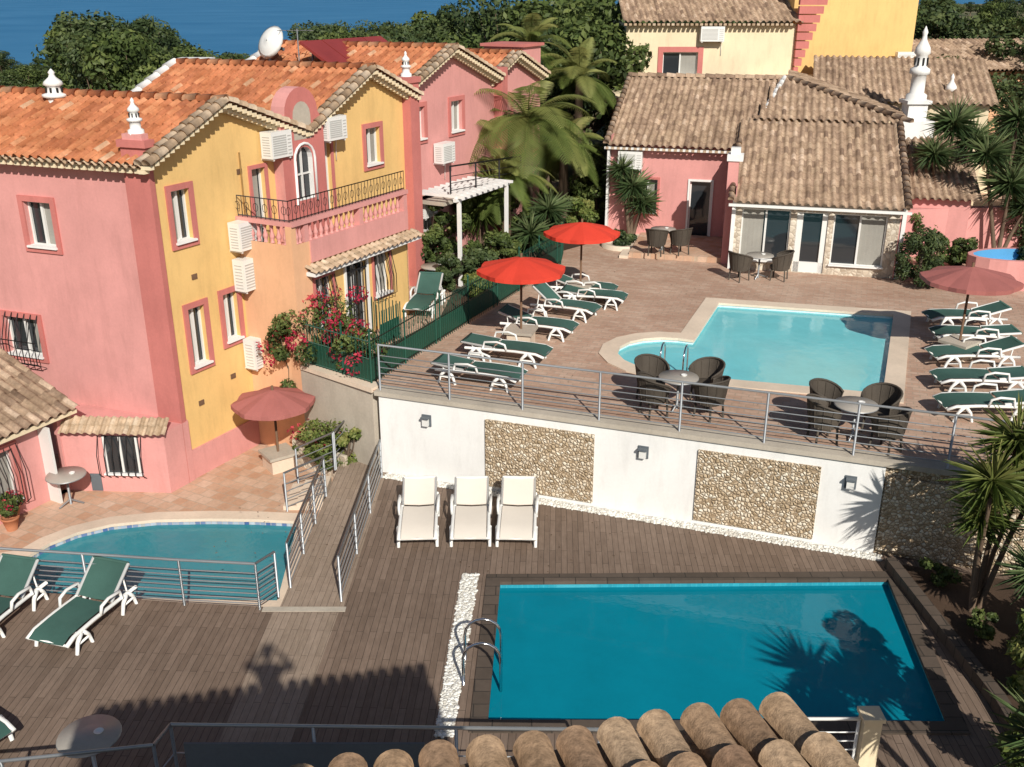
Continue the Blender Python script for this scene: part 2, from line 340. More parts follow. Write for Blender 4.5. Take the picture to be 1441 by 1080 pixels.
def basin(name,pl,zt,zf,bm,cop,cw,cz,wm,wz,band=None):
    e=empty(name); mb=MB(); n=len(pl)
    mb.add([(a,b_,zf) for a,b_ in pl]+[(a,b_,zt) for a,b_ in pl],[(i,(i+1)%n,n+(i+1)%n,n+i) for i in range(n)],bm); mb.poly(pl,[],zf,bm)
    if band:
        q=offset(pl,-.01); mb.add([(a,b_,zt-.22) for a,b_ in q]+[(a,b_,zt-.02) for a,b_ in q],[(i,(i+1)%n,n+(i+1)%n,n+i) for i in range(n)],band)
    mb.obj('basin',e); mb=MB()
    o=offset(pl,cw); i_=offset(pl,-.03); mb.poly(o,[i_],cz,cop)
    for r_ in (o,i_): mb.add([(a,b_,zt-.04) for a,b_ in r_]+[(a,b_,cz) for a,b_ in r_],[(i,(i+1)%n,n+(i+1)%n,n+i) for i in range(n)],cop)
    mb.obj('coping',e); mb=MB(); mb.poly(pl,[],wz,wm); mb.obj('water_surface',e); return e
e=basin('swimming_pool',lp,0,-1.3,POOLD,DSTONE,.24,.03,WATD,-.13)
def ladder(e,pa,pb,inw,z,h=.75,r=.02,drop=.5):
    mb=MB()
    for p in (pa,pb):
        p=V(p);i_=V(inw); out=p-i_*.45; pts=[]
        pts.append((out.x,out.y,z)); 
        for k in range(9):
            q=math.pi*k/8; c=p-i_*.15; pts.append((c.x-i_.x*.30*math.cos(q),c.y-i_.y*.30*math.cos(q),z+h*.62+h*.38*math.sin(q)))
        w_=p+i_*.15; pts.append((w_.x,w_.y,z-drop)); mb.tube(pts,r,CHROME,8)
    for k in range(3):
        zz=z-.12-k*.2; a=V(pa)+V(inw)*.15;b_=V(pb)+V(inw)*.15; mb.tube([(a.x,a.y,zz),(b_.x,b_.y,zz)],r*.9,CHROME,6)
    mb.obj('pool_ladder',e)
ladder(e,(-.33,13.1),(-.33,13.75),(1,0),0,.8,.024)
e=basin('swimming_pool',up,2,.9,POOLT,COPE,.42,2.03,WATU,1.9)
ladder(e,(3.55,21.88),(4.05,21.68),(.33,.94),2,.8)
e=basin('kidney_shaped_pool',kp,-.4,-1.4,POOLK,COPE,.32,-.37,WATK,-.52,BAND)
mb=MB(); mb.poly([(-16,15.6),(-4.1,15.35),(-4.1,21.9),(-5,22.7),(-6.3,23.8),(-16,26)],[offset(kp,.1)],-.4,PATIO); mb.obj('lower_patio')
TL=[WL(0,.02),WL(14,.02),(24,8),(60,8),(60,47),(-40,47),(-20,31),(-6.4,23.4),(-5.0,22.45)]
mb=MB(); mb.poly(TL,[offset(up,.1)],2.0,PAVE); mb.obj('terrace_pavement')
mb=MB(); mb.poly([(-3.0,22.5),(-2.05,24.4),(-.6,27.6),(1.4,32.0),(1.6,33.5),(4.5,36.6),(5,44),(-6,44),(-3.3,33),(-3.4,31),(-1.6,30.5),(-2.0,26),(-3.4,23.4)],[],2.006,SOIL); mb.obj('garden_soil_bed')
e=empty('white_retaining_wall'); mb=MB(); mb.X=frame((wo.x,wo.y,0),(wd.x,wd.y,0),(wn.x,wn.y,0))
mb.bb((-.02,-.3,-.3),(10.75,0,1.93),WHITE); mb.bb((10.75,-.3,-.3),(14,-.05,1.9),PEBP); mb.obj('wall_body',e)
mb2=MB(); mb2.X=mb.X; mb2.bb((-.1,-.32,1.932),(14,.06,2.035),CONC); mb2.obj('coping',e)
mb2=MB(); mb2.X=mb.X
for a,b_ in ((2.55,5.0),(7.18,9.58),(10.78,13.9)):
    mb2.bb((a,.0,.12),(b_,.045,1.72),PEBP)
mb2.obj('pebble_panels',e)
mb2=MB(); mb2.X=mb.X
for x in (1.15,6.05,10.15):
    mb2.bb((x-.11,0,1.35),(x+.11,.03,1.62),GRAY); mb2.bb((x-.09,.03,1.56),(x+.09,.16,1.6),GRAY); mb2.bb((x-.07,.04,1.38),(x+.07,.12,1.55),ALU)
mb2.obj('wall_lamps',e)
mb=MB(); rail(mb,[(*WL(0.0,-.06),2.03),(*WL(13.5,-.06),2.03)],1.08,1.62,6); mb.obj('terrace_railing')
e=empty('planter_wall'); mb=MB()
def segwall(mb,p,q,t,z0,z1,mat):
    p=V(p);q=V(q);d=(q-p);L=d.length;d.normalize(); mb.box(((p.x+q.x)/2,(p.y+q.y)/2,(z0+z1)/2),(L,t,z1-z0),mat,math.atan2(d.y,d.x))
segwall(mb,(-3.1,20.95),(-5.0,22.4),.22,-.4,1.95,CONC); segwall(mb,(-5.0,22.4),(-6.4,23.45),.2,-.4,2.3,PEACH); segwall(mb,(-3.05,20.9),(-4.95,22.4),.36,1.95,2.06,COPE)
segwall(mb,(-3.9,21.0),(-5.3,22.0),.14,-.4,.25,STONEW); mb.obj('wall_body',e)
mb=MB()
for i in range(3): mb.bb((-4.2-.3*(i+1),19.6,-.6),(-4.2-.3*i,20.7,-.1*(i+1)),COPE)
mb.obj('stone_steps')
mb=MB(); rail(mb,[(-3.12,15.45,0),(-2.98,20.4,0)],.95,1.7,5); mb.obj('walkway_railing')
mb=MB(); rail(mb,[(-4.14,15.9,0),(-4.1,19.5,0)],.95,1.3,5); rail(mb,[(-4.12,19.55,0),(-5.0,19.55,-.4)],.95,.9,4);rail(mb,[(-4.12,20.8,0),(-5.0,20.8,-.4)],.95,.9,4); rail(mb,[(-4.1,20.85,0),(-3.95,21.5,0)],.95,.6,5); mb.obj('walkway_railing')
mb=MB(); rail(mb,[(-13,16.25,0),(-9.55,15.75,0),(-5.95,15.33,0),(-4.55,15.2,0),(-4.3,15.6,0)],.95,2.4,7); mb.obj('deck_railing')
mb=MB(); rail(mb,[(-9,10.0,0),(-6.7,10.3,0),(-4.8,10.6,0),(-4.7,11,0),(1.2,10.9,0)],1.0,1.9,2); 
mb.bb((-4.5,10.85,.08),(-1.2,10.88,.8),GRAY); mb.obj('deck_railing')
mb=MB(); mb.bb((4.95,11.22,0),(5.2,11.46,.85),CREAM); mb.bb((4.92,11.19,.85),(5.23,11.49,.91),CREAM); rail(mb,[(3.9,11.35,0),(4.92,11.35,0)],.8,1.0,4,WPL); mb.obj('gate_post')
def pebstrip(name,pl,z,n,parent=None,mat=PEBW,r=(.018,.038)):
    P=np.array(pl); mn=P.min(0);mx=P.max(0); mb=MB(); mb.poly(pl,[],z+.006,mat)
    b0=bmesh.new(); bmesh.ops.create_icosphere(b0,subdivisions=1,radius=1); bv=[tuple(v.co) for v in b0.verts]; bf=[tuple(v.index for v in f.verts) for f in b0.faces]
    k=0
    while k<n:
        x=random.uniform(mn[0],mx[0]);y=random.uniform(mn[1],mx[1]); ins=False
        j=len(pl)-1
        for i in range(len(pl)):
            if (pl[i][1]>y)!=(pl[j][1]>y) and x<(pl[j][0]-pl[i][0])*(y-pl[i][1])/(pl[j][1]-pl[i][1])+pl[i][0]: ins=not ins
            j=i
        if not ins: continue
        k+=1; q=random.uniform(*r); rz=random.random()*6.3; c,s_=math.cos(rz),math.sin(rz); ax=q*random.uniform(.9,1.4)
        x+=random.gauss(0,.008); y+=random.gauss(0,.012)
        mb.add([(x+a*ax*c-b_*q*s_,y+a*ax*s_+b_*q*c,z+q*.35+e_*q*.55) for a,b_,e_ in bv],bf,mat,True,random.random())
    return mb.obj(name,parent)
pebstrip('pebble_strip',[(-.95,16.36),(-.64,16.36),(-.89,11.9),(-1.16,11.9)],0,1500)
pebstrip('pebble_strip',[WL(.1,.02),WL(10.9,.02),WL(10.9,.26),WL(.1,.26)],0,2400)
e=empty('garden_bed'); mb=MB(); bed=[(7.35,16.55),(7.62,12.6),(7.2,6),(16,6),(16,14.0)]
mb.prism(bed,-.2,.12,SOIL); mb.obj('soil',e); mb=MB()
segwall(mb,(7.3,16.6),(7.57,12.6),.2,-.1,.22,DSTONE); segwall(mb,(7.57,12.6),(7.2,6),.2,-.1,.22,DSTONE); mb.obj('edging',e)
mb=MB()
for i in range(260):
    if i<150: x=random.uniform(-6,7.2); y=random.uniform(16.4,19.5) ; z=.012
    else: x=random.uniform(-1,9); y=random.uniform(19.5,31); z=2.012
    if i<150 and (V((x,y))-wo).dot(wn)<.4: continue
    if i>=150 and ((V((x,y))-wo).dot(wn)>-.4 or (2<x<11.2 and 20<y<28)): continue
    q=random.random()*6.28; s_=random.uniform(.015,.035); c=math.cos(q)*s_; t=math.sin(q)*s_
    mb.add([(x-c,y-t,z),(x+t*.5,y-c*.5,z+.01),(x+c,y+t,z+.002),(x-t*.5,y+c*.5,z+.012)],[(0,1,2,3)],BARK)
mb.obj('fallen_leaves')
def hz(x,y):
    def sm(a,b_,t): t=max(0,min(1,(t-a)/(b_-a))); return t*t*(3-2*t)
    z=-3+4.95*sm(36,42,y)
    z-=17*sm(60,330,y)*(1-sm(5,120,x)*.75)
    z+=7*sm(5,60,x)*sm(50,110,y)
    if y>46: z+=.8*math.sin(x*.11+1)*math.sin(y*.07)*sm(46,70,y)
    return z
xs=[-900,-600,-400,-300,-200,-150]+list(range(-120,161,8))+[200,300,450,700,1000]; ys=[-300,-100,-20,0,20,34,36,38,40,42,45,48]+list(range(54,160,7))+[180,210,240,270,300,340,420]
mb=MB(); vs=[(x,y,hz(x,y)) for y in ys for x in xs]; nx=len(xs)
mb.add(vs,[(j*nx+i,j*nx+i+1,(j+1)*nx+i+1,(j+1)*nx+i) for j in range(len(ys)-1) for i in range(nx-1)],GROUND,True); mb.obj('ground')
mb=MB(); mb.add([(-9000,250,-14),(9000,250,-14),(9000,20000,-14),(-9000,20000,-14)],[(0,1,2,3)],SEA); mb.obj('sea')
# ------------------------------------------------------------------ LEFT VILLA
villa=empty('pink_and_yellow_villa')
F1=frame((C0.x,C0.y,0),(d1.x,d1.y,0),(n1.x,n1.y,0))
n0=V((-d0.y,d0.x)); 
if n0.y>0: n0=-n0
F0=frame((C0.x,C0.y,0),(d0.x,d0.y,0),(n0.x,n0.y,0))
mb=MB(); mb.X=F1
H1=[(.42,.95,5.2,6.35),(.49,.99,2.27,3.67),(1.6,2.08,2.55,3.72),(2.95,3.42,4.5,6.45),(5.49,5.97,4.5,6.78),(7.5,8.17,5.88,6.88)]
wall(mb,[(0,-.5),(9.4,-.5),(9.4,7.55),(7.6,8.30),(4.75,7.1),(2.0,7.98),(0,7.2)],H1,YEL)
mb.bb((-.0,0,-.4),(2.7,.05,.33),PINK)
mb.obj('yellow_facade',villa)
mb=MB(); mb.X=F1
for h in H1[:3]+[H1[5]]: window(mb,*h,curtain=.55)
for h in (H1[3],H1[4]): window(mb,*h,mull=0,curtain=.8,sill=False,tw=.09)
for c in ((1.97,2.70,4.72,5.38),(1.99,2.77,3.74,4.5),(2.07,2.80,1.75,2.5),(3.32,4.05,6.66,7.28),(5.47,6.22,6.82,7.4)): ac(mb,*c)
for x,z in ((.75,4.3),(2.5,6.4),(2.4,1.1),(.5,1.3),(1.6,1.6)): mb.bb((x,0,z),(x+.16,.02,z+.12),WOODP)
mb.tube([(2.6,.04,6.9),(2.6,.04,2.3)],.02,YEL,6); mb.obj('facade_windows_and_units',villa)
mb=MB(); mb.X=F1
ar=[(3.78,4.45)]+[(5.38,4.45)]+[(5.38,7.35)]
for k in range(11): q=math.pi*k/10; ar.append((4.58+.62*math.cos(q)*1.0,7.6+.62*math.sin(q)))
ar.append((3.78,7.35))
hole=[(4.28,5.5),(4.88,5.5)]+[(4.58+.3*math.cos(math.pi*k/8),6.5+.3*math.sin(math.pi*k/8)) for k in range(9)]
for yy in (.3,-.12): mb.poly(ar,[hole] if yy>0 else [],0,PINKD if yy>0 else PINK,lambda a,b_,yy=yy:(a,yy,b_))
n=len(ar); mb.add([(a,.3,b_) for a,b_ in ar]+[(a,-.12,b_) for a,b_ in ar],[(i,(i+1)%n,n+(i+1)%n,n+i) for i in range(n)],PINK)
n=len(hole); mb.add([(a,.3,b_) for a,b_ in hole]+[(a,.14,b_) for a,b_ in hole],[(i,(i+1)%n,n+(i+1)%n,n+i) for i in range(n)],WHITE)
mb.poly(hole,[],0,GLASS,lambda a,b_:(a,.15,b_)); mb.bb((4.56,.15,5.5),(4.6,.2,6.8),ALU); mb.bb((4.28,.15,6.1),(4.88,.19,6.14),ALU)
mb.tube([(a,.31,b_) for a,b_ in [(4.2,5.42),(4.2,6.5)]+[(4.58+.38*math.cos(math.pi*(8-k)/8),6.5+.38*math.sin(math.pi*(8-k)/8)) for k in range(9)]+[(4.96,5.42)]],.035,WHITE,6)
niche=[(4.25,6.98),(4.91,6.98),(4.91,7.55)]+[(4.58+.33*math.cos(math.pi*k/8),7.55+.33*math.sin(math.pi*k/8)) for k in range(9)]+[(4.25,7.55)]
mb.poly(niche,[],0,CONC,lambda a,b_:(a,.304,b_)); mb.tube([(a,.31,b_) for a,b_ in niche[2:]],.03,PINK,5)
mb.obj('arched_pier',villa)
Y2=1.6; mb=MB(); mb.X=F1
H2=[(3.05,3.72,2.78,3.95),(4.25,5.1,2.02,4.0),(5.42,6.12,2.9,4.0)]
wall(mb,[(2.35,-.45),(7.0,-.45),(7.0,4.4),(2.35,4.4)],H2,YEL,Y2)
mb.bb((2.33,0,-.45),(2.352,Y2+.01,4.92),PEACH) ; mb.bb((2.33,Y2-.14,4.92),(2.5,Y2+.03,5.36),PEACH); mb.bb((2.33,Y2+.012,1.9),(2.95,Y2+.03,4.92),PEACH); mb.bb((2.8,Y2-.14,4.92),(2.95,Y2+.03,5.36),PINK)
mb.bb((6.95,0,1.9),(7.02,Y2,4.4),PINK); mb.bb((2.36,.02,4.32),(6.95,Y2-.02,4.4),COPE)
mb.bb((2.95,Y2-.14,4.4),(7.0,Y2+.06,4.92),PINK); mb.bb((2.34,Y2-.16,5.36),(7.02,Y2+.08,5.46),PINK); mb.bb((2.30,.0,5.36),(2.5,Y2-.17,5.46),PINK)
for x in (4.9,6.85): mb.bb((x,Y2-.14,4.92),(x+.15,Y2+.05,5.36),PINK)
k=3.08
while k<6.8:
    if abs(k-4.97)>.16: baluster(mb,k,Y2-.04,4.92,.44,PINK)
    k+=.2
for i in range(7): baluster(mb,2.42,.18+i*.2,4.92,.44,PINK)
for x in (2.58,2.7): baluster(mb,x,Y2-.04,4.92,.44,PINK)
mb.obj('balcony_block',villa)
mb=MB(); mb.X=F1
for h in H2: window(mb,*h,y=Y2,trim=PINKD if h!=H2[1] else WHITE,curtain=.4 if h!=H2[1] else 0,sill=h!=H2[1],tw=.07)
for h in (H2[0],H2[2]):
    for i in range(6): x=h[0]+(h[1]-h[0])*i/5; mb.tube([(x,Y2+.06,h[2]-.1),(x,Y2+.22,h[2]),(x,Y2+.22,h[2]+.5),(x,Y2+.08,h[3])],.011,IRON,4)
for i in range(8): x=4.3+.75*i/7; mb.tube([(x,Y2+.02,2.02),(x,Y2+.02,3.95)],.012,IRON,4)
for z in (2.1,3,3.8): mb.bb((4.25,Y2+.0,z),(5.1,Y2+.03,z+.04),IRON)
for i in range(9): mb.tube([(5.14,Y2+.1+i*.11,2.0),(5.14,Y2+.1+i*.11,3.0)],.014,GREENI,4); mb.tube([(4.3+i*.1,Y2+.95,2.0),(4.3+i*.1,Y2+.95,2.95)],.014,GREENI,4)
mb.bb((4.3,Y2+.93,2.1),(5.14,Y2+.95,2.6),GREENI)
for pa,pb in (((2.36,.05),(2.36,Y2-.02)),((2.36,Y2-.02),(6.98,Y2-.02))):
    pa=V(pa);pb=V(pb);L=(pb-pa).length;n=int(L/.13)
    for z in (5.5,5.95): mb.tube([(pa.x,pa.y,z),(pb.x,pb.y,z)],.014,IRON,5)
    for i in range(n+1):
        p=pa.lerp(pb,i/n); mb.tube([(p.x,p.y,5.46),(p.x,p.y,5.95)],.008,IRON,4)
        if i%2==0:
            d=(pb-pa).normalized(); mb.tube([(p.x+d.x*.07*math.cos(t),p.y+d.y*.07*math.cos(t),5.72+.1*math.sin(t)) for t in [j*.785 for j in range(9)]],.007,IRON,4,False)
mb.obj('grilles_and_railing',villa)
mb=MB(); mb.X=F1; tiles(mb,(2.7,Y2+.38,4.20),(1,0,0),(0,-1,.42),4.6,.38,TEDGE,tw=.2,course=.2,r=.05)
mb.bb((2.75,Y2+.035,4.12),(7.25,Y2+.3,4.21),WHITE); mb.obj('tile_canopy',villa)
mb=MB(); mb.X=F0
HF=[(2.86,3.64,4.95,5.98),(3.85,4.9,2.2,3.15)]
wall(mb,[(0,-.5),(9,-.5),(9,7.1),(0,7.1)],HF,PINK)
window(mb,*HF[0],curtain=.5); window(mb,*HF[1],curtain=.3)
h=HF[1]
for i in range(7): x=h[0]-.05+(h[1]-h[0]+.1)*i/6; mb.tube([(x,.05,h[2]-.25),(x,.3,h[2]-.1),(x,.3,h[2]+.45),(x,.12,h[3]),(x,.05,h[3]+.12)],.012,IRON,4)
for z,y in ((h[2]-.1,.3),(h[2]+.45,.3)): mb.tube([(h[0]-.1,y,z),(h[1]+.1,y,z)],.014,IRON,5)
mb.obj('pink_facade',villa)
mb=MB(); mb.X=F0; mb.bb((-.06,.0,-.5),(.58,.16,7.35),PINKD); mb.bb((-.1,-.1,7.35),(.62,.22,7.5),PINKD); mb.bb((0,-.05,7.5),(.5,.16,7.62),PINK); mb.obj('corner_pilaster',villa)
def chimney(name,p,s=1,parent=None,tall=1.0):
    mb=MB(); x,y,z=p
    mb.lathe([(.22*s,0),(.22*s,.12*s),(.15*s,.16*s),(.15*s,.34*s*tall),(.21*s,.36*s*tall),(.21*s,.42*s*tall),(.13*s,.45*s*tall),(.12*s,.6*s*tall),(.17*s,.63*s*tall),(.15*s,.7*s*tall),(.06*s,.8*s*tall),(.045*s,.86*s*tall),(.06*s,.9*s*tall),(.01,.98*s*tall)],(x,y,z),WHITE,12)
    for k in range(8): q=k*math.pi/4; mb.box((x+.135*s*math.cos(q),y+.135*s*math.sin(q),z+.52*s*tall),(.03*s,.03*s,.1*s*tall),DARK,q)
    return mb.obj(name,parent)
p=C0+d0*.25; chimney('roof_finial',(p.x,p.y,7.6),.75,villa)
w0=V((-10.23,20.56)); lowp=[(-10.3,20.56),(-7.86,20.42),(-7.5,21.1),(-7.8,21.6),(-11,23)]
mb=MB(); mb.prism(lowp,-.5,1.12,PINK)
LW=frame((-7.86,20.42,0),(-.998,.057,0),(-.057,-.998,0)); mb.X=LW
hw=(.62,1.42,.12,1.0)
mb.bb((hw[0]-.02,.0,hw[2]-.02),(hw[1]+.02,.012,hw[3]+.02),GLASS); mb.bb((hw[0],.012,hw[2]),(hw[0]+.05,.04,hw[3]),ALU); mb.bb((hw[1]-.05,.012,hw[2]),(hw[1],.04,hw[3]),ALU); mb.bb((1.0,.012,hw[2]),(1.05,.04,hw[3]),ALU); mb.bb((hw[0]-.05,.012,hw[2]-.06),(hw[1]+.05,.1,hw[2]-.022),WHITE)
for i in range(7): x=hw[0]-.1+1.0*i/6; mb.tube([(x,.02,hw[2]-.15),(x,.2,hw[2]),(x,.2,.6),(x,.03,1.02)],.011,IRON,4)
mb.bb((1.6,0,-.38),(1.85,.02,.05),GRAY)
mb.obj('lower_storey',villa)
mb=MB(); tiles(mb,(-7.75,20.22,1.12),(-.998,.05,0),(.0,.9,.55),2.45,.5,TEDGE,tw=.17,course=.25,r=.045); mb.obj('lower_eave_tiles',villa)
FW=frame((w0.x,w0.y,0),(-d1.x,-d1.y,0),(n1.x,n1.y,0)); mb=MB(); mb.X=FW
wall(mb,[(-.3,-.5),(7,-.5),(7,1.65),(-.3,1.65)],[(.05,.5,-.4,1.45),(1.25,2.1,.0,1.2)],PINK)
mb.bb((.05,-.5,-.4),(.5,-.45,1.45),DARK); mb.bb((.5,-.16,-.4),(.56,.35,1.45),ALU); window(mb,1.25,2.1,.0,1.2,mull=1)
for i in range(8): x=1.15+1.05*i/7; mb.tube([(x,.05,-.15),(x,.22,0),(x,.22,.7),(x,.03,1.3)],.011,IRON,4)
tiles(mb,(-.35,.35,1.62),(1,0,0),(0,-1,.40),7.2,3.6,TOLD,tw=.24); mb.bb((-.3,0,1.5),(6.9,.28,1.6),CREAM)
mb.obj('side_wing',villa)
def gable(name,s0,zp0,sp,zp,s1,zp1,L,mat,trim,off=0,yb=0.35):
    mb=MB(); dd=V((-d0.x,-d0.y)); mb.X=frame((C0.x,C0.y,0),(d1.x,d1.y,0),(dd.x,dd.y,0))
    for (sa,za) in ((s0,zp0),(s1,zp1)):
        up_=V((sp-sa,0,zp-za)); O=(sa,off+yb,za)
        tiles(mb,O,(0,-1,0),up_,L+yb,up_.length,mat)
    ridge(mb,(sp,off+yb,zp+.02),(sp,off-L,zp+.02),mat,.11)
    for (sa,za) in ((s0,zp0),(s1,zp1)):
        for dy,rr in ((yb-.02,.1),(yb-.22,.1)): ridge(mb,(sa,off+dy,za+.04),(sp,off+dy,zp+.04),trim,rr,.3)
        n=int(math.hypot(sp-sa,zp-za)/.16)
        for i in range(n):
            t=(i+.5)/n; x=sa+(sp-sa)*t; z=za+(zp-za)*t; mb.box((x,off+yb-.1,z-.07),(.11,.24,.09),CREAM)
            mb.box((x,off+yb-.2,z-.16),(.15,.14,.08),CREAM)
        ridge(mb,(sa,off-L,za+.04),(sp,off-L,zp+.04),WHITE,.12,.4)
    return mb.obj(name,villa)
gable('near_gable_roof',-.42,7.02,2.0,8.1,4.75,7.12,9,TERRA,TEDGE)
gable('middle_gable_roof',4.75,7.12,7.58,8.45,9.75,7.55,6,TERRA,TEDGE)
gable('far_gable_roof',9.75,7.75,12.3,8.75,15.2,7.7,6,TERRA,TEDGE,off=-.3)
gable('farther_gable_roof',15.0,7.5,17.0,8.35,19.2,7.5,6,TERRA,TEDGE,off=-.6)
mb=MB(); mb.X=F0; tiles(mb,(-.1,.42,6.95),(1,0,0),(0,-1,.42),9,.4,TEDGE,tw=.2,course=.2); 
for i in range(45): mb.box((.1+i*.2,.15,6.9),(.13,.34,.12),CREAM)
mb.obj('front_eave',villa)
mb=MB(); mb.X=F1
mb.bb((9.35,-.3,1.9),(9.8,.28,7.95),PINKD); mb.bb((9.3,-.35,7.95),(9.85,.33,8.1),PINKD)
H3=[(10.3,10.9,6.2,7.15),(12.4,13.1,6.2,7.15),(10.4,11.3,2.3,4.3)]
mb.X=frame(tuple(F1@V((0,-.3,0))),(d1.x,d1.y,0),(n1.x,n1.y,0))
wall(mb,[(9.8,1.5),(15.2,1.5),(15.2,7.7),(12.3,8.6),(9.8,7.7)],H3,PINK)
for h in H3: window(mb,*h,curtain=.4)
ac(mb,11.3,12.0,5.4,6.0); ac(mb,10.2,10.9,3.9,4.5); ac(mb,9.85,10.5,2.9,3.5)
mb.bb((15.2,-3,1.5),(15.6,.3,8.0),PINKD); wall(mb,[(15.6,1.5),(19.2,1.5),(19.2,7.4),(17,8.3),(15.6,7.7)],[(16.2,16.9,5.9,6.9)],PINK,-.3); window(mb,16.2,16.9,5.9,6.9,y=-.3)
mb.bb((18.0,-2.0,7.4),(19.4,-.4,8.5),PINK); mb.bb((17.9,-2.1,8.5),(19.5,-.3,8.6),PINKD)
mb.bb((10,0.02,4.4),(14.5,1.2,4.5),CONC)
mb.obj('far_facade',villa)
mb=MB(); mb.X=F1
for x in (10,12.9): mb.bb((x,1.35,2),(x+.1,1.45,4.6),WHITE)
for i in range(10): mb.bb((9.9+i*.33,.0,4.7),(9.97+i*.33,1.65,4.78),WHITE)
mb.bb((9.8,1.35,4.6),(13.1,1.45,4.7),WHITE)
rail(mb,[(10,1.15,4.8),(14.4,1.15,4.5)],.8,1.5,3,IRON); mb.obj('pergola',villa)
p=F1@V((1.2,-4.2,7.7)); chimney('roof_chimney',p,1.35,villa,.75)
p=F1@V((1.4,-6.6,7.8)); chimney('roof_chimney',p,.8,villa)
p=F1@V((9.6,0,8.1)); chimney('roof_finial',p,.7,villa)
p=F1@V((8,-6.5,8.0)); mb=MB(); mb.bb((p.x-.5,p.y-.3,7.6),(p.x+.5,p.y+.4,8.5),WHITE)
mb.obj('roof_parapet',villa)
mb=MB(); c=F1@V((9.6,-5.0,8.95)); mb.tube([(c.x,c.y,7.6),(c.x,c.y,8.9)],.04,STEEL,6)
R=Matrix.Translation(c)@Matrix.Rotation(math.radians(-35),4,'Z')@Matrix.Rotation(math.radians(65),4,'X'); mb.X=R
mb.lathe([(0.02,.16),(.2,.15),(.38,.09),(.5,0),(.52,0),(.4,.07),(.2,.12),(.02,.13)],(0,0,-.1),WPL,20); mb.tube([(0,-.5,0),(0,0,-.6)],.015,STEEL,5); mb.box((0,0,-.6),(.08,.08,.12),GRAY)
mb.X=Matrix.Identity(4); mb.tube([(c.x+.9,c.y,7.6),(c.x+.9,c.y,9.3)],.02,STEEL,5)
for k in range(5): mb.tube([(c.x+.4+k*.2,c.y-.25,9.25),(c.x+.4+k*.2,c.y+.25,9.25)],.01,STEEL,4)
mb.tube([(c.x+.3,c.y,9.25),(c.x+1.4,c.y,9.25)],.01,STEEL,4)
mb.obj('satellite_dish')
mb=MB(); mb.X=F1
for i in range(4): mb.box((10.3+i*1.05,-3.4,8.6),(1.0,1.3,.08),SOLAR,M=Matrix.Rotation(math.radians(-30),4,'X'))
for i in range(4): mb.tube([(10.3+i*1.05,-3.9,7.8),(10.3+i*1.05,-3.9,8.8)],.03,STEEL,5)
mb.obj('solar_panels',villa)
# ------------------------------------------------------------------ COTTAGE
cot=empty('pink_cottage'); ah=math.radians(14.5); dh=V((math.cos(ah),-math.sin(ah))); nh=V((-math.sin(ah),-math.cos(ah)))
FH=frame((7.08,31.35,0),(dh.x,dh.y,0),(nh.x,nh.y,0)); mb=MB(); mb.X=FH
HH=[(.22,1.72,2.32,3.98),(1.9,2.85,2.02,3.95),(3.02,4.6,2.32,3.95)]
wall(mb,[(0,1.9),(4.95,1.9),(4.95,4.3),(0,4.3)],HH,STONEW,reveal=.12)
window(mb,*HH[0],trim=None,mull=1,curtain=.45,reveal=.12); window(mb,*HH[2],trim=None,mull=1,curtain=.5,reveal=.12)
window(mb,*HH[1],trim=None,mull=0,curtain=0,sill=False,reveal=.12,fr=WPL)
mb.bb((1.9,-.12,2.02),(2.85,-.05,2.35),WPL); mb.bb((1.92,-.13,2.02),(2.1,-.05,3.95),WPL);mb.bb((2.68,-.13,2.02),(2.84,-.05,3.95),WPL)
wall(mb,[(-4.6,1.9),(0,1.9),(0,5.35),(-4.6,5.35)],[(-1.75,-1.0,2.05,4.1),(-3.6,-2.9,2.9,4.1)],PINK,-3.7)
window(mb,-1.75,-1.0,2.05,4.1,y=-3.7,trim=WHITE,mull=0,curtain=0,sill=False,tw=.07,fr=WPL); window(mb,-3.6,-2.9,2.9,4.1,y=-3.7,trim=PINKD,tw=.08)
mb.bb((-.02,-3.7,1.9),(0.0,0,4.6),PINK); mb.bb((-.35,-.9,1.9),(-.022,-.5,5.35),PINK); mb.bb((-.4,-.95,5.35),(.1,-.45,5.55),WHITE); mb.bb((-.3,-.85,5.55),(0,-.55,5.75),WHITE)
mb.bb((4.95,-8,1.9),(4.98,0,4.25),PINK); mb.bb((4.96,-8,4.25),(4.975,-2.4,5.1),PINK); mb.bb((-4.62,-9,1.9),(-4.6,-3.7,5.6),PINK)
mb.bb((0.0,-5.1,4.3),(4.95,-5.0,6.05),WHITE)
mb.bb((-4.7,-3.7,1.9),(-4.62,-3.4,5.25),WHITE)
mb.bb((5.0,-.3,1.9),(5.12,.03,4.2),WHITE); mb.bb((-.1,0.0,1.9),(.02,.05,4.2),WHITE)
mb.obj('walls_and_openings',cot)
mb=MB(); mb.X=FH; ac(mb,-4.3,-3.45,4.5,5.1,-3.7)
mb.bb((-.2,.36,4.10),(5.2,.44,4.18),WPL); mb.bb((-4.8,-3.4,5.16),(-.1,-3.32,5.24),WPL); mb.obj('gutters_and_unit',cot)
mb=MB(); mb.X=FH
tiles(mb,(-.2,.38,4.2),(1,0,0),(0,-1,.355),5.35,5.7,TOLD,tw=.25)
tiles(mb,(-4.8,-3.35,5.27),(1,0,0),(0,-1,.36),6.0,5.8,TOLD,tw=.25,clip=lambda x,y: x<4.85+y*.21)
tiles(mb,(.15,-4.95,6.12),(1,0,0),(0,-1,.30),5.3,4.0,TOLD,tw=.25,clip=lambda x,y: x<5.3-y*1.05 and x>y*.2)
tiles(mb,(5.45,-4.95,6.12),(0,-1,0),(-1,0,.27),8,4.3,TOLD,tw=.25,clip=lambda x,y: x>y*.95)
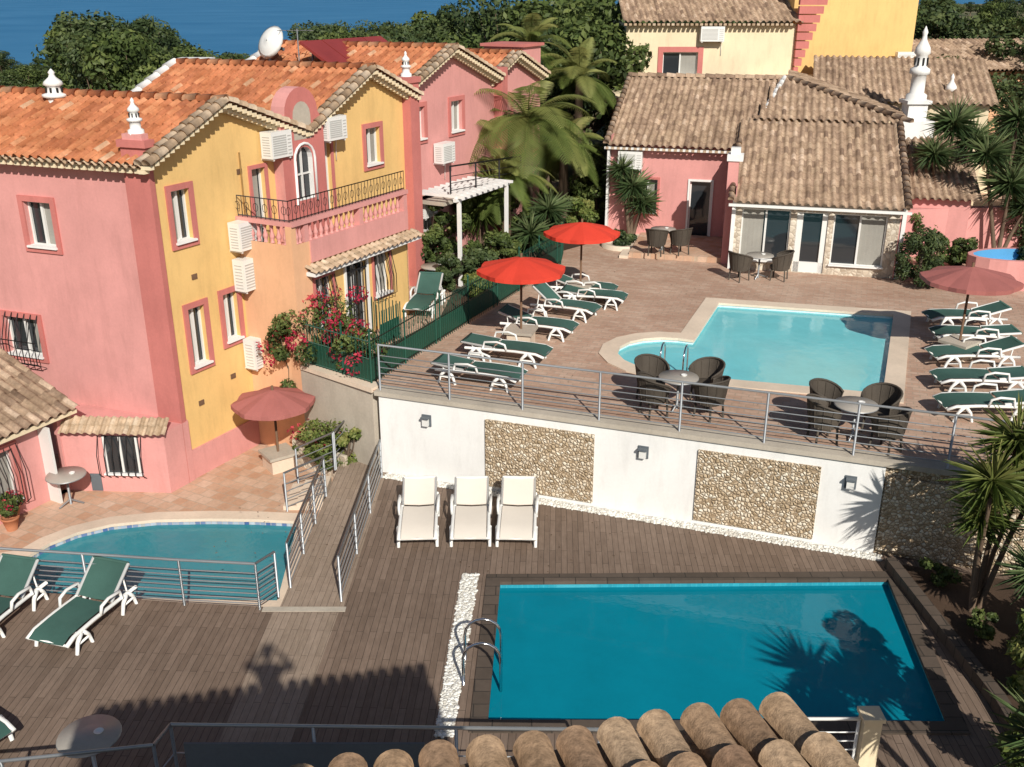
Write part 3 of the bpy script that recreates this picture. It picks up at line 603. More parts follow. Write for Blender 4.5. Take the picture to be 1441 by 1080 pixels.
ridge(mb,(5.45,-4.95,6.2),(1.2,-8.8,7.3),TOLD,.11)
ridge(mb,(-4.8,-8.75,7.25),(1.2,-8.75,7.25),TOLD,.11)
ridge(mb,(-.05,-3.35,5.38),(1.15,-8.7,7.3),WHITE,.09)
for k in range(26): mb.box((.2+k*.2,-4.98,6.02),(.11,.2,.08),WHITE)
for k in range(25): mb.box((-4.7+k*.2,-3.45,5.2),(.1,.3,.08),TEDGE)
ridge(mb,(5.1,.35,4.3),(5.1,-4.9,6.18),TOLD,.1); ridge(mb,(-.15,.35,4.3),(-.15,-3.5,5.62),TOLD,.09); ridge(mb,(-4.75,-3.35,5.37),(-4.75,-8.75,7.3),TOLD,.1)
mb.obj('tile_roof',cot)
mb=MB(); mb.X=FH; mb.bb((-3.4,-3.7,2.0),(-.05,-.6,2.17),PATIO); mb.bb((-3.7,-3.7,2.0),(-3.4,-.4,2.1),COPE); mb.obj('porch_step',cot)
mb=MB(); mb.X=FH; mb.bb((2.5,-16,1.9),(8.8,-10.2,6.3),CREAM); tiles(mb,(2.3,-9.9,6.3),(1,0,0),(0,-1,.30),6.8,5,TOLD,tw=.25); mb.bb((5.05,-9,1.9),(7.5,-3.5,3.9),PINK); tiles(mb,(5.0,-3.2,3.9),(1,0,0),(0,-1,.3),2.8,5.5,TOLD); mb.obj('rear_annex',cot)
chimney('white_chimney',(14.9,38,6.6),1.7,None,1.55); mb=MB(); mb.bb((14.55,37.65,5.5),(15.25,38.35,6.6),WHITE); mb.bb((14.3,37.4,2),(15.5,38.6,5.9),WHITE); mb.bb((14.45,37.55,6.5),(15.35,38.45,6.62),WHITE); mb.obj('chimney_base')
chimney('white_chimney',(17.2,40.5,5.7),1.3,None,1.3)
# ------------------------------------------------------------------ BACK YELLOW HOUSE
bh=empty('yellow_hillside_house'); mb=MB(); mb.X=frame((0,45,0),(1,0,0),(0,-1,0))
wall(mb,[(4.9,1.5),(12.1,1.5),(12.1,9.05),(4.9,9.05)],[(6.5,8.0,6.95,7.9)],CREAM); window(mb,6.5,8.0,6.95,7.9,mull=1,tw=.22); ac(mb,8.0,9.0,8.35,8.95)
mb.bb((4.88,-7,1.5),(4.9,0,9.05),CREAM); mb.bb((4.3,.02,1.5),(6.1,2.5,6.25),PINK); mb.bb((4.25,0.02,6.25),(6.15,2.55,6.4),CREAM)
mb.bb((12.1,-7,1.5),(17.4,-.6,13),YEL); mb.bb((10.3,0.01,1.5),(18.6,1.6,6.9),YEL); mb.bb((14.5,-6,6.9),(18.6,1.5,7.25),YEL)
mb.bb((10.25,-.01,6.9),(18.65,1.62,6.98),COPE); ac(mb,16.6,17.4,7.2,7.9,-.4)
for i in range(9): mb.bb((12.11+.0,.0,7+i*.35),(12.3+i*.12,.25,7.3+i*.35),PINKD)
mb.obj('walls',bh); mb=MB(); mb.X=frame((0,45,0),(1,0,0),(0,-1,0)); tiles(mb,(4.7,.4,9.1),(1,0,0),(0,-1,.36),7.6,5,TOLD,tw=.25)
for k in range(36): mb.box((4.8+k*.2,.25,9.03),(.12,.28,.09),TEDGE)
mb.obj('tile_roof',bh)
mb=MB(); segwall(mb,(13,33),(22,34),.3,2,3.6,PINK); segwall(mb,(18.6,44),(34,46),.3,2,4.6,CREAM); mb.obj('boundary_wall')
mb=MB(); segwall(mb,(20,50),(40,54),3,2,6.8,PEACH); tiles(mb,(19.5,47.6,6.9),(.98,.19,0),(-.17,.93,.3),20,4,TOLD); mb.obj('tile_roofed_outbuilding')
mb=MB(); c=(14.6,29.6)
arc=[(c[0]-.2+1.7*math.cos(q)+1.2,c[1]+.9*math.sin(q)) for q in [math.pi*2*k/18 for k in range(18)]]
o=arc; i_=offset(arc,-.15); n=len(arc)
for r_,mt in ((o,PINK),(i_,BLUEP)): mb.add([(a,b_,2) for a,b_ in r_]+[(a,b_,2.9) for a,b_ in r_],[(i,(i+1)%n,n+(i+1)%n,n+i) for i in range(n)],mt)
mb.poly(o,[i_],2.9,PINK); mb.poly(i_,[],2.4,BLUEP); mb.obj('round_plunge_tub')
# ------------------------------------------------------------------ FENCE
def gfence(name,pts,z,h=1.15):
    mb=MB()
    for a,b_ in zip(pts[:-1],pts[1:]):
        a=V(a);b_=V(b_);L=(b_-a).length;n=int(L/.11);d=(b_-a).normalized()
        for zz in (z+.1,z+h*.55,z+h-.1): mb.tube([(a.x,a.y,zz),(b_.x,b_.y,zz)],.016,GREENI,4)
        for i in range(n+1):
            p=a.lerp(b_,i/n); big=i%14==0
            mb.tube([(p.x,p.y,z),(p.x,p.y,z+h+(.12 if big else 0))],.03 if big else .010,GREENI,4)
            if big: mb.lathe([(.01,0),(.045,.03),(.01,.1)],(p.x,p.y,z+h+.12),GREENI,6)
            elif i%2==0: mb.tube([(p.x+d.x*.05*math.cos(t),p.y+d.y*.05*math.cos(t),z+h*.78+.09*math.sin(t)) for t in [j*1.047 for j in range(7)]],.007,GREENI,3,False)
        q=a.lerp(b_,.5); mb.box((q.x,q.y,z+h*.3),(L,.006,h*.45),GREENI,math.atan2(d.y,d.x))
    return mb.obj(name)
gfence('green_iron_fence',[(-5.2,22.6),(-3.2,21.1),(-1.84,24.19),(-.42,27.29),(1.6,31.9),(1.75,33.3)],2.0)
# ------------------------------------------------------------------ FURNITURE
def lounger_mesh(name,fab,back=35):
    mb=MB(); w=.33; L=1.0
    ba=math.radians(back); hx=-.25; top=(hx-.75*math.cos(ba),.36+.75*math.sin(ba))
    for s_ in (-1,1):
        y=s_*w
        mb.tube([(hx-.65,y,.30),(-.3,y,.33),(.3,y,.35),(.8,y,.34),(1.0,y,.27)],.035,WPL,6)
        mb.tube([(hx,y*.93,.37),top[:1]+(y*.93,)+top[1:]],.03,WPL,6)
        for x in (-.62,.62):
            mb.tube([(x-.2,y*1.06,0),(x-.14,y*1.06,.2),(x-.02,y*1.04,.33)],[.03,.034,.045],WPL,6); mb.tube([(x+.2,y*1.06,0),(x+.14,y*1.06,.2),(x+.02,y*1.04,.33)],[.03,.034,.045],WPL,6)
            mb.tube([(x-.14,y*1.06,.16),(x+.14,y*1.06,.16)],.02,WPL,5)
        mb.tube([(-.45,y*1.1,.34),(-.4,y*1.12,.52),(-.1,y*1.12,.55),(.08,y*1.1,.50),(.12,y*1.08,.35)],.028,WPL,6)
        mb.tube([(hx-.45,y*.9,.3),(hx-.5*math.cos(ba),y*.9,.36+.5*math.sin(ba))],.015,WPL,4)
    for x in (-.62,.62,.98): mb.tube([(x,-w,.28),(x,w,.28)],.025,WPL,5)
    mb.tube([(top[0],-w*.93,top[1]),(top[0],w*.93,top[1])],.035,WPL if fab is not GREENF else fab,6)
    def panel(pts):
        n=len(pts); vs=[]
        for x,z in pts:
            for k in range(5): yy=-w*.88+w*1.76*k/4; vs.append((x,yy,z-.02*(1-abs(k-2)/2)))
        mb.add(vs,[(i*5+k,i*5+k+1,(i+1)*5+k+1,(i+1)*5+k) for i in range(n-1) for k in range(4)],fab,True,.5)
    panel([(1.02,.30),(.85,.37),(.5,.385),(.1,.38),(-.23,.365)]); panel([(hx-.02,.39),(hx-.4*math.cos(ba),.385+.4*math.sin(ba)),(top[0],top[1]+.02)])
    panel([(hx-.02,.375),(hx-.4*math.cos(ba),.37+.4*math.sin(ba)),(top[0],top[1]+.005)])
    ob=mb.obj(name); me=ob.data; bpy.data.objects.remove(ob); return me
LG=lounger_mesh('green_lounger_mesh',GREENF,38); LGM=lounger_mesh('green_low_lounger_mesh',GREENF,18); LGF=lounger_mesh('green_flat_lounger_mesh',GREENF,5); LW_=lounger_mesh('white_lounger_mesh',WFAB,24)
def lounger(foot,head,z,me,s=1):
    f=V(foot);h=V(head);d=(f-h); c=(f+h)/2; place('sun_lounger',me,(c.x,c.y,z),math.atan2(d.y,d.x),(max(.85,min(1.15,d.length/1.95)),1.08*s,1.0))
for f_,h_ in (((-1.88,17.2),(-1.98,19.15)),((-.83,17.22),(-.86,19.15)),((.08,17.2),(.15,19.15))): lounger(f_,h_,0,LW_,1.02)
lounger((-7.75,13.85),(-7.2,15.65),0,LG,1.1); lounger((-9.3,13.95),(-8.9,15.75),0,LG,1.1); lounger((-7.55,11.4),(-9.1,12.4),0,LG,1.1)
lounger((3.0,27.95),(1.15,28.5),2,LGM); lounger((2.3,25.95),(.6,26.75),2,LG); lounger((1.6,24.4),(-.25,25.1),2,LGM); lounger((.85,22.5),(-1.1,23.2),2,LGF); lounger((.2,20.95),(-1.7,21.7),2,LGF)
lounger((3.2,27.1),(1.5,27.6),2,LGF)
for i,(x,y) in enumerate(((11.2,25.4),(10.75,24.0),(10.15,22.45),(9.6,20.9),(9.0,19.4))): lounger((x+random.uniform(-.1,.1),y),(x+1.95,y-.05+random.uniform(-.12,.12)),2,(LGM,LGF,LGM,LGF,LGF)[i])
lounger((-2.6,26.0),(-2.3,27.9),2,LG)
def umbrella(x,y,z,h,r,mat,base=True,sag=.28):
    e=empty('patio_umbrella',(x,y,z)); mb=MB(); n=8; m_=5; vs=[(0,0,h+sag)]
    for j in range(1,m_+1):
        t=j/m_
        for k in range(n*4):
            q=2*math.pi*k/(n*4); rib=(k%4)/4; sagk=.5-abs(rib-.5); rr=r*t*(1-.09*sagk*2*t)
            vs.append((rr*math.cos(q),rr*math.sin(q),h+sag*(1-t**1.15)-.03*sagk*2*t))
    K=n*4; fs=[(0,1+k,1+(k+1)%K) for k in range(K)]+[(1+(j-1)*K+k,1+(j-1)*K+(k+1)%K,1+j*K+(k+1)%K,1+j*K+k) for j in range(1,m_) for k in range(K)]
    o=len(vs); base_i=1+(m_-1)*K
    for k in range(K): v_=vs[base_i+k]; vs.append((v_[0]*1.0,v_[1]*1.0,v_[2]-.10))
    fs+=[(base_i+k,base_i+(k+1)%K,o+(k+1)%K,o+k) for k in range(K)]
    mb.add(vs,fs,mat,False,.5); mb.obj('canopy',e); mb=MB()
    mb.tube([(0,0,0),(0,0,h+sag+.1)],.03,WOODP,8)
    for k in range(n): q=2*math.pi*k/n; mb.tube([(0,0,h+sag-.03),(r*.97*math.cos(q),r*.97*math.sin(q),h-.04)],.01,WOODP,4); mb.tube([(0,0,h-.35),(r*.5*math.cos(q),r*.5*math.sin(q),h+sag*.5-.04)],.009,WOODP,4)
    mb.obj('pole_and_ribs',e)
    if base: mb=MB(); mb.bb((-.3,-.3,0),(.3,.3,.36),COPE); mb.bb((-.36,-.36,.36),(.36,.36,.43),CONC); mb.obj('base_block',e).rotation_euler=(0,0,.35)
    e.rotation_euler=(0,0,random.random())
umbrella(2.0,28.1,2,1.95,1.1,RED); umbrella(.23,23.9,2,2.0,1.12,RED); umbrella(10.95,23.0,2,2.0,1.15,BRED); umbrella(-5.65,21.75,-.4,1.75,.98,BRED)
def table_mesh():
    mb=MB(); mb.lathe([(.42,.70),(.43,.72),(.42,.74),(.01,.745)],(0,0,0),TBT,24); mb.tube([(0,0,.0),(0,0,.7)],.03,STEEL,8)
    for k in range(3): q=k*2.094; mb.tube([(0,0,.12),(.3*math.cos(q),.3*math.sin(q),.02)],.02,STEEL,6)
    mb.tube([(.42*math.cos(q*.2618),.42*math.sin(q*.2618),.715) for q in range(25)],.014,STEEL,5,False)
    mb.lathe([(.05,.745),(.07,.765),(.06,.768),(.04,.752)],(.12,.05,0),WPL,12)
    ob=mb.obj('t');me=ob.data;bpy.data.objects.remove(ob);return me
def chair_mesh():
    mb=MB()
    mb.lathe([(.22,.30),(.27,.34),(.28,.42),(.24,.44),(.01,.43)],(0,0,0),WICK,18)
    vs=[];n=16
    for j,(h,rr) in enumerate(((.34,.27),(.5,.30),(.66,.32),(.8,.34),(.86,.35))):
        for k in range(n+1):
            t=k/n; q=math.radians(-120+240*t); hh=h if j<2 else .5+(h-.5)*(.35+.65*max(0,math.cos((t-.5)*math.pi*.95))**.7)
            vs.append((-rr*math.cos(q),rr*math.sin(q),hh))
    mb.add(vs,[(j*(n+1)+k,j*(n+1)+k+1,(j+1)*(n+1)+k+1,(j+1)*(n+1)+k) for j in range(4) for k in range(n)],WICK,True,.5)
    mb.tube([vs[4*(n+1)+k] for k in range(n+1)],.022,WICK,6)
    for k in range(0,n+1,2): mb.tube([vs[j*(n+1)+k] for j in range(5)],.012,WICK,4)
    for x,y in ((.2,.2),(.2,-.2),(-.2,.2),(-.2,-.2)): mb.tube([(x,y,0),(x*.9,y*.9,.36)],.022,WICK,6)
    ob=mb.obj('t');me=ob.data;bpy.data.objects.remove(ob);return me
TM=table_mesh();CM=chair_mesh()
def setT(x,y,z,chairs):
    place('bistro_table',TM,(x,y,z),0)
    for dx,dy in chairs: place('wicker_chair',CM,(x+dx,y+dy,z),math.atan2(-dy,-dx)+random.uniform(-.3,.3),1.08)
setT(3.55,19.75,2,[(-.55,-.35),(.6,-.45),(-.5,.5),(.65,.35)]); setT(6.85,18.25,2,[(-.65,-.15),(.45,-.6),(-.4,.55),(.6,.3)])
setT(7.7,30.2,2,[(-.65,-.25),(.6,-.2)]); setT(5.1,33.1,2.17,[(.5,-.55),(-.3,-.65)]); setT(-9.96,19.9,-.4,[]); setT(-5.9,11.1,0,[])
setT(-2.3,28.9,2,[(.5,.4)])
# ------------------------------------------------------------------ PLANTS
def leaves(mb,cl,n,size,mat,flat=.3):
    per=max(1,n//len(cl))
    for c,r in cl:
        tone=random.uniform(-.22,.22); c=np.array(c); d=rng.normal(size=(per,3)); d/=np.linalg.norm(d,axis=1)[:,None]
        rad=r*rng.uniform(.55,1.05,per)**.6; p=c+d*rad[:,None]*np.array([1,1,.8])
        nrm=d+rng.normal(size=(per,3))*.6+np.array([0,0,flat]); nrm/=np.linalg.norm(nrm,axis=1)[:,None]
        t=np.cross(nrm,rng.normal(size=(per,3))); t/=np.linalg.norm(t,axis=1)[:,None]; b_=np.cross(nrm,t)
        s_=size*rng.uniform(.6,1.3,per)[:,None]
        q=np.stack([p-t*s_,p-b_*s_*.5,p+t*s_,p+b_*s_*.5],1)
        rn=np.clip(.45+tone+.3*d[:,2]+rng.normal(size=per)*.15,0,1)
        o=len(mb.v); k=mb.mi(mat); X=np.array(mb.X)[:3,:3];T=np.array(mb.X)[:3,3]
        q=(q.reshape(-1,3)@X.T+T)
        mb.v+=list(map(tuple,q.tolist())); mb.f+=[[o+4*i,o+4*i+1,o+4*i+2,o+4*i+3] for i in range(per)]; mb.fm+=[k]*per; mb.sm+=[False]*per; mb.r+=rn.tolist()
def tree(mb,h,r,n,size,mat,clumps=16,tr=.16,low=.45):
    pts=[(0,0,-.3),(random.uniform(-.1,.1)*r,random.uniform(-.1,.1)*r,h*.3),(random.uniform(-.15,.15)*r,0,h*.6)]
    mb.tube(pts,[tr,tr*.75,tr*.5],BARK,7); cl=[]
    for i in range(clumps):
        q=random.random()*6.28; z=h*random.uniform(low,.92); k=1-abs((z/h-.65)/.45)**2*.6; rr=r*random.uniform(.2,.8)*k
        c=(rr*math.cos(q),rr*math.sin(q),z); cl.append((c,r*random.uniform(.22,.42)))
        mb.tube([pts[1],(c[0]*.5,c[1]*.5,h*.45),c],[tr*.4,tr*.25,tr*.1],BARK,4)
    leaves(mb,cl,n,size,mat)
def tmesh(*a,**k):
    mb=MB(); tree(mb,*a,**k); ob=mb.obj('t');me=ob.data;bpy.data.objects.remove(ob);return me
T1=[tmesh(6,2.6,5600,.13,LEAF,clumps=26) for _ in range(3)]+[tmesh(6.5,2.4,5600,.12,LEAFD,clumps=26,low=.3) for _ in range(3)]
fo=empty('distant_trees')
random.seed(11)
for i in range(360):
    y=random.uniform(44,260) if i>120 else random.uniform(44,85); x=random.uniform(-.62,.60)*y*1.02
    s_=x/y
    if -1<x<20 and y<58: continue
    if x>10 and x<40 and y<60 : continue
    if x<-2 and y<46: continue
    g=hz(x,y)
    if s_<-.42: top=-.070
    elif s_<-.33: top=-.024
    elif s_<-.2: top=-.056
    elif s_<-.08: top=-.030
    else: top=-.012
    top+=random.uniform(-.014,.003)
    H=10.4+top*y-g
    if H<2: H=random.uniform(2,3.5)
    H=min(H,random.uniform(7,11)); m_=random.choice(T1); sx=H/6.2; w_=max(sx,.8)*random.uniform(.8,1.15)
    place('tree_mass',m_,(x,y,g),random.random()*6,(w_,w_,sx),fo)
def ptree(name,x,y,z,me,s,sz=None): place(name,me,(x,y,z),random.random()*6,(s,s,sz or s))
ptree('pine_tree',-24,62,1.8,T1[3],1.5,1.22); ptree('pine_tree',-20.5,60,1.8,T1[4],1.2,1.1); ptree('broadleaf_tree',-17,55,1.9,T1[0],1.1,.95)
for x,y,s in ((1.5,43,1.1),(3.4,45,1.25),(-1.2,45,1.15),(-4,47,1.1),(2.5,50,1.4),(-7,50,1.05),(0,55,1.4),(4,56,1.5),(-3,60,1.3)): ptree('broadleaf_tree',x,y,1.9,random.choice(T1),s,s*.98)
for x,y,s in ((19.5,47,1.1),(22,44,1.0),(25,50,1.3),(18,54,1.4),(22,56,1.5),(28,46,1.1),(17,40,.8),(20.5,38,.9)): ptree('broadleaf_tree',x,y,1.9,random.choice(T1[3:]),s,s*.85)
def palm(name,x,y,z,h,fl,nf=26,mat=LEAFY,lean=(0,0)):
    mb=MB(); top=V((lean[0],lean[1],h)); n=10
    mb.tube([V((lean[0]*(t/n)**2,lean[1]*(t/n)**2,h*t/n)) for t in range(n+1)],[.2-.06*t/n+(.015 if t%2 else 0) for t in range(n+1)],BARK,9)
    for i in range(nf):
        az=i*2.399+random.uniform(-.2,.2); el=math.radians(random.uniform(-25,75)); L=fl*random.uniform(.8,1.1)
        p=top.copy(); d=V((math.cos(az)*math.cos(el),math.sin(az)*math.cos(el),math.sin(el))); pts=[p.copy()]; m_=12
        for k in range(m_): p=p+d*(L/m_); d=(d+V((0,0,-.13-.05*k/m_))).normalized(); pts.append(p.copy())
        mb.tube(pts,[.022*(1-k/(m_+2)) for k in range(m_+1)],mat,3,False)
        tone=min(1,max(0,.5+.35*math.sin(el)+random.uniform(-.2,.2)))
        for k in range(2,3*m_):
            a=pts[k//3].lerp(pts[min(m_,k//3+1)],(k%3)/3); t=(pts[min(m_,k//3+1)]-pts[max(0,k//3-1)]).normalized(); sd=t.cross(V((0,0,1)))
            if sd.length<.1: sd=V((1,0,0))
            sd.normalize(); ll=L*.24*math.sin(math.pi*(.12+.85*k/(3*m_)))
            for s_ in (-1,1):
                e_=a+sd*s_*ll*.85+t*ll*.45+V((0,0,-.28*ll)); w_=t*.017
                mid=a.lerp(e_,.5)+V((0,0,.04*ll)); mb.add([a-w_,a+w_,mid+w_*1.3,e_,mid-w_*1.3],[(0,1,2,3,4)],mat,False,tone)
    o=mb.obj(name); o.location=(x,y,z); return o
def rosette(mb,c,r,n=80,mat=LEAFB,w=.026):
    c=V(c)
    for i in range(n):
        az=random.random()*6.283; el=math.asin(random.uniform(-.6,1)); L=r*random.uniform(.7,1.1)
        d=V((math.cos(az)*math.cos(el),math.sin(az)*math.cos(el),math.sin(el))); sd=d.cross(V((0,0,1)))
        if sd.length<.05: sd=V((1,0,0))
        sd.normalize(); p1=c+d*L*.45; d2=(d+V((0,0,-.28))).normalized(); p2=p1+d2*L*.55
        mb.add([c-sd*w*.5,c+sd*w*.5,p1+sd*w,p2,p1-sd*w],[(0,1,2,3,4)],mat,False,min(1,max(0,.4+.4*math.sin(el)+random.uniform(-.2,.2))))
def yucca(name,x,y,z,heads,n=90,mat=LEAFB,tr=.08):
    mb=MB()
    for (dx,dy,dz,r) in heads:
        mb.tube([(dx*.1,dy*.1,0),(dx*.5,dy*.5+.05,dz*.45),(dx*.85,dy*.9,dz*.8),(dx,dy,dz)],[tr,tr*.8,tr*.65,tr*.5],BARK,7); rosette(mb,(dx,dy,dz),r,n,mat)
        rosette(mb,(dx,dy,dz-.25),r*.8,n//3,mat)
    o=mb.obj(name); o.location=(x,y,z); return o
random.seed(5)
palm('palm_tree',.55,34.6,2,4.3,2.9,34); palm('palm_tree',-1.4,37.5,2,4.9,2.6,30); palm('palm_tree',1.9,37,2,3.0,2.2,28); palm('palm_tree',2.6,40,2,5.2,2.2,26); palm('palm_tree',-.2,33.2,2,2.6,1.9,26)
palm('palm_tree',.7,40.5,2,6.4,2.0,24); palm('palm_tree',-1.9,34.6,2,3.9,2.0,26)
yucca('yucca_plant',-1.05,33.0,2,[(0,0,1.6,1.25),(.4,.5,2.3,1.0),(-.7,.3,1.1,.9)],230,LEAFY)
yucca('yucca_plant',.6,31.9,2,[(0,0,1.0,.95),(.6,.5,1.7,.9)],170); yucca('dracaena_plant',4.3,35.4,2,[(0,0,1.9,.95),(.35,-.1,1.35,.8),(-.4,.1,2.5,.7)],150)
yucca('dracaena_plant',15.0,34.6,2,[(0,0,4.2,1.1),(.9,.3,3.6,1.0),(-.6,-.2,3.2,.9)],170,LEAFB); yucca('dracaena_plant',16.3,32.6,2,[(0,0,2.5,1.2),(-.8,.3,3.4,1.0),(.7,.1,1.8,1.0)],170,LEAFB); yucca('dracaena_plant',17.6,35.5,2,[(0,0,4.2,1.1),(.8,0,3,1.0)],150,LEAFB)
yucca('yucca_plant',8.2,15.0,.1,[(-.25,-.3,2.75,.85),(.25,.1,3.3,.8),(-.1,.1,1.9,.7),(.75,-.2,3.5,.8),(.5,.2,2.4,.7)],140,LEAFY,tr=.055); yucca('yucca_plant',9.0,14.0,.1,[(0,0,2.2,.9),(.3,.4,3.0,.8),(-.4,0,1.4,.7)],120,tr=.05)
yucca('yucca_plant',6.45,8.55,.1,[(0,0,3.5,.9),(-.5,.2,2.6,.8),(.5,.5,3.0,.8)],110)
def shrub(name,x,y,z,h,r,n,size,mat,cl=12,flower=0):
    mb=MB(); tree(mb,h,r,n,size,mat,clumps=cl,tr=.05,low=.12)
    if flower: 
        c=[((random.uniform(-r,r)*.8,random.uniform(-r,r)*.8,h*random.uniform(.4,1)),r*.25) for _ in range(11)]; leaves(mb,c,flower,.05,FLOW)
    o=mb.obj(name); o.location=(x,y,z); o.rotation_euler=(0,0,random.random()*6); return o
mb=MB(); cl=[]
for i in range(46):
    q=random.random()*6.28; zz=random.uniform(.2,1.55); rr=.55*math.sqrt(max(.1,1-((zz-.8)/1.0)**2)); cl.append(((rr*math.cos(q),rr*math.sin(q),zz),.22))
leaves(mb,cl+[((0,0,1.6),.3),((0,0,1.2),.5)],9000,.045,LEAFD); mb.tube([(0,0,0),(0,0,1.2)],.05,BARK,6); o=mb.obj('rounded_shrub'); o.location=(12.35,29.3,2)
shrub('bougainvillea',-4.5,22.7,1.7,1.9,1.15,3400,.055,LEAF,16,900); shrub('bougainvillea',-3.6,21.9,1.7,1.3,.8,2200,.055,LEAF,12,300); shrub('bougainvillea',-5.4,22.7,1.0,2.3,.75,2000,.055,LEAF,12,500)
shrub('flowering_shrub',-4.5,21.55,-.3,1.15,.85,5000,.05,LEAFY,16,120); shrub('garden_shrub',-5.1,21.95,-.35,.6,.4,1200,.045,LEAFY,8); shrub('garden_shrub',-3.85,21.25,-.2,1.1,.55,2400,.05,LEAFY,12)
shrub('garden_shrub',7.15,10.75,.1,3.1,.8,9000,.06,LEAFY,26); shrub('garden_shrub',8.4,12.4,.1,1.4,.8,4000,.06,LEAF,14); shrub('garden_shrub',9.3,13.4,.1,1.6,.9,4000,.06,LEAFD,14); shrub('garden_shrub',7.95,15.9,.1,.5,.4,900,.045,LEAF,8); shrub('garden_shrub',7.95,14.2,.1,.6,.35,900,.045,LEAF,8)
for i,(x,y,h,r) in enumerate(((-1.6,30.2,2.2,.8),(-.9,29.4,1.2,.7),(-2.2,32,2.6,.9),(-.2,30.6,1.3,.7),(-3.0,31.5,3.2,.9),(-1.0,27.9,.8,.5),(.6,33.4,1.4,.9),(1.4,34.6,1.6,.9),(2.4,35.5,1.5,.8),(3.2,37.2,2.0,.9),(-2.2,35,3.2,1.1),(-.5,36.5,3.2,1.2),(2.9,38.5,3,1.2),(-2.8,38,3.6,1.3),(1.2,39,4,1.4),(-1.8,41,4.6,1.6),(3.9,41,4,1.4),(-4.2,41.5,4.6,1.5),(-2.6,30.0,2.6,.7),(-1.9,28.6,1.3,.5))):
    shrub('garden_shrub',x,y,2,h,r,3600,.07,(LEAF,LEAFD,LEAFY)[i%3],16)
for x,y,h,r in ((3.9,34.3,.5,.5),(13.4,31,1.2,.6),(14.5,31.6,.9,.7),(16,30.5,1.0,.7),(17.5,33,2.2,1.1),(19.5,34,3,1.4),(13.8,33.2,1.6,.7)): shrub('garden_shrub',x,y,2,h,r,2800,.065,random.choice((LEAF,LEAFD)),14)
mb=MB(); mb.lathe([(.75,0),(.75,.16),(.62,.16),(.62,.08)],(3.9,34.3,2),COPE,18); mb.obj('planter_ring')
for x,y in ((-10.75,18.75),(-10.95,19.25)):
    e=empty('potted_plant',(x,y,-.4)); mb=MB(); mb.lathe([(.11,0),(.17,.26),(.19,.27),(.19,.31),(.16,.31),(.15,.26)],(0,0,0),POT,14); mb.obj('pot',e)
    mb=MB(); leaves(mb,[((random.uniform(-.12,.12),random.uniform(-.12,.12),random.uniform(.38,.6)),.13) for _ in range(7)],700,.04,LEAF); leaves(mb,[((random.uniform(-.15,.15),random.uniform(-.15,.15),.6),.08) for _ in range(4)],80,.03,FLOW); mb.obj('foliage',e)
# ------------------------------------------------------------------ OWN BUILDING (under the viewpoint)
own=empty('viewpoint_building'); mb=MB(); E=V((2.24,.47,0)).normalized(); Bk=V((E.y,-E.x,0)); cor=V((1.41,3.92,7.11))
O=cor-E*5.2; Up=(Bk+V((0,0,.22))).normalized()
nb=25; tw=5.2/nb
for i in range(nb):
    a=O+E*(tw*(i+.5)) - Bk*random.uniform(-.03,.03)
    for j in range(8):
        s0=j*.4; vs=[];n=10; jit=random.uniform(-.012,.012)
        side=E; upv=side.cross(Up); upv=upv if upv.z>0 else -upv
        for (t,rr,lf) in ((s0-.03,.092,.025),(s0+.4,.078,.0)):
            for layer in (0,.016):
                for k in range(n+1):
                    q=math.pi*k/n; r2=rr-layer; vs.append(a+Up*t+side*(math.cos(q)*r2+jit)+upv*(math.sin(q)*r2*1.0+lf))
        m1=n+1; fs=[]
        for k in range(n): fs+=[(k,k+1,2*m1+k+1,2*m1+k),(m1+k,m1+k+1,3*m1+k+1,3*m1+k),(k,k+1,m1+k+1,m1+k)]
        mb.add(vs,fs,TNEAR,True,random.random())
    if i<nb-1:
        c=O+E*(tw*(i+1)); vs=[]
        for t in (-.06,3.2):
            for k in range(7): q=math.pi*(1+k/6); vs.append(c+Up*t+E*math.cos(q)*.085+upv*(math.sin(q)*.05+.02))
        mb.add(vs,[(k,k+1,8+k,7+k) for k in range(6)],TNEAR,True,random.random()*.5)
mb.obj('roof_tiles',own)
mb=MB(); q0=O+Bk*.25;q1=cor+Bk*.25;q2=cor+Bk*9;q3=O+Bk*9; pl=[(q.x,q.y) for q in (q0,q1,q2,q3)]
mb.prism(pl,0,7.0,CREAM); 
q0=O+Bk*3.2;q1=cor+Bk*3.2; mb.prism([(q.x,q.y) for q in (q0,q1,q2,q3)],6.9,8.1,CREAM)
mb.obj('walls',own)
# ------------------------------------------------------------------ PHOTOGRAPHER
def skin(name,verts,edges,rad,mat,root=0,parent=None,sub=1):
    me=bpy.data.meshes.new(name); me.from_pydata(verts,edges,[]); ob=bpy.data.objects.new(name,me); scn.collection.objects.link(ob)
    ob.modifiers.new('s','SKIN')
    for i,r in enumerate(rad): me.skin_vertices[0].data[i].radius=(r,r) if not hasattr(r,'__len__') else r
    me.skin_vertices[0].data[root].use_root=True
    ob.modifiers.new('u','SUBSURF').levels=sub; ob.modifiers['u'].render_levels=sub
    me.materials.append(mat)
    if parent: ob.parent=parent
    return ob
ph=empty('photographer',(0,0,8.22))
mb=MB(); mb.bb((-.5,-.6,0),(.5,-.05,.74),CREAM); st=mb.obj('roof_step'); st.location=(0,0,8.1)
SKINM=basic('skin',(.55,.33,.24),rough=.5,var=.05); CLO=basic('shirt_cloth',(.10,.13,.22),var=.15)
b=.62
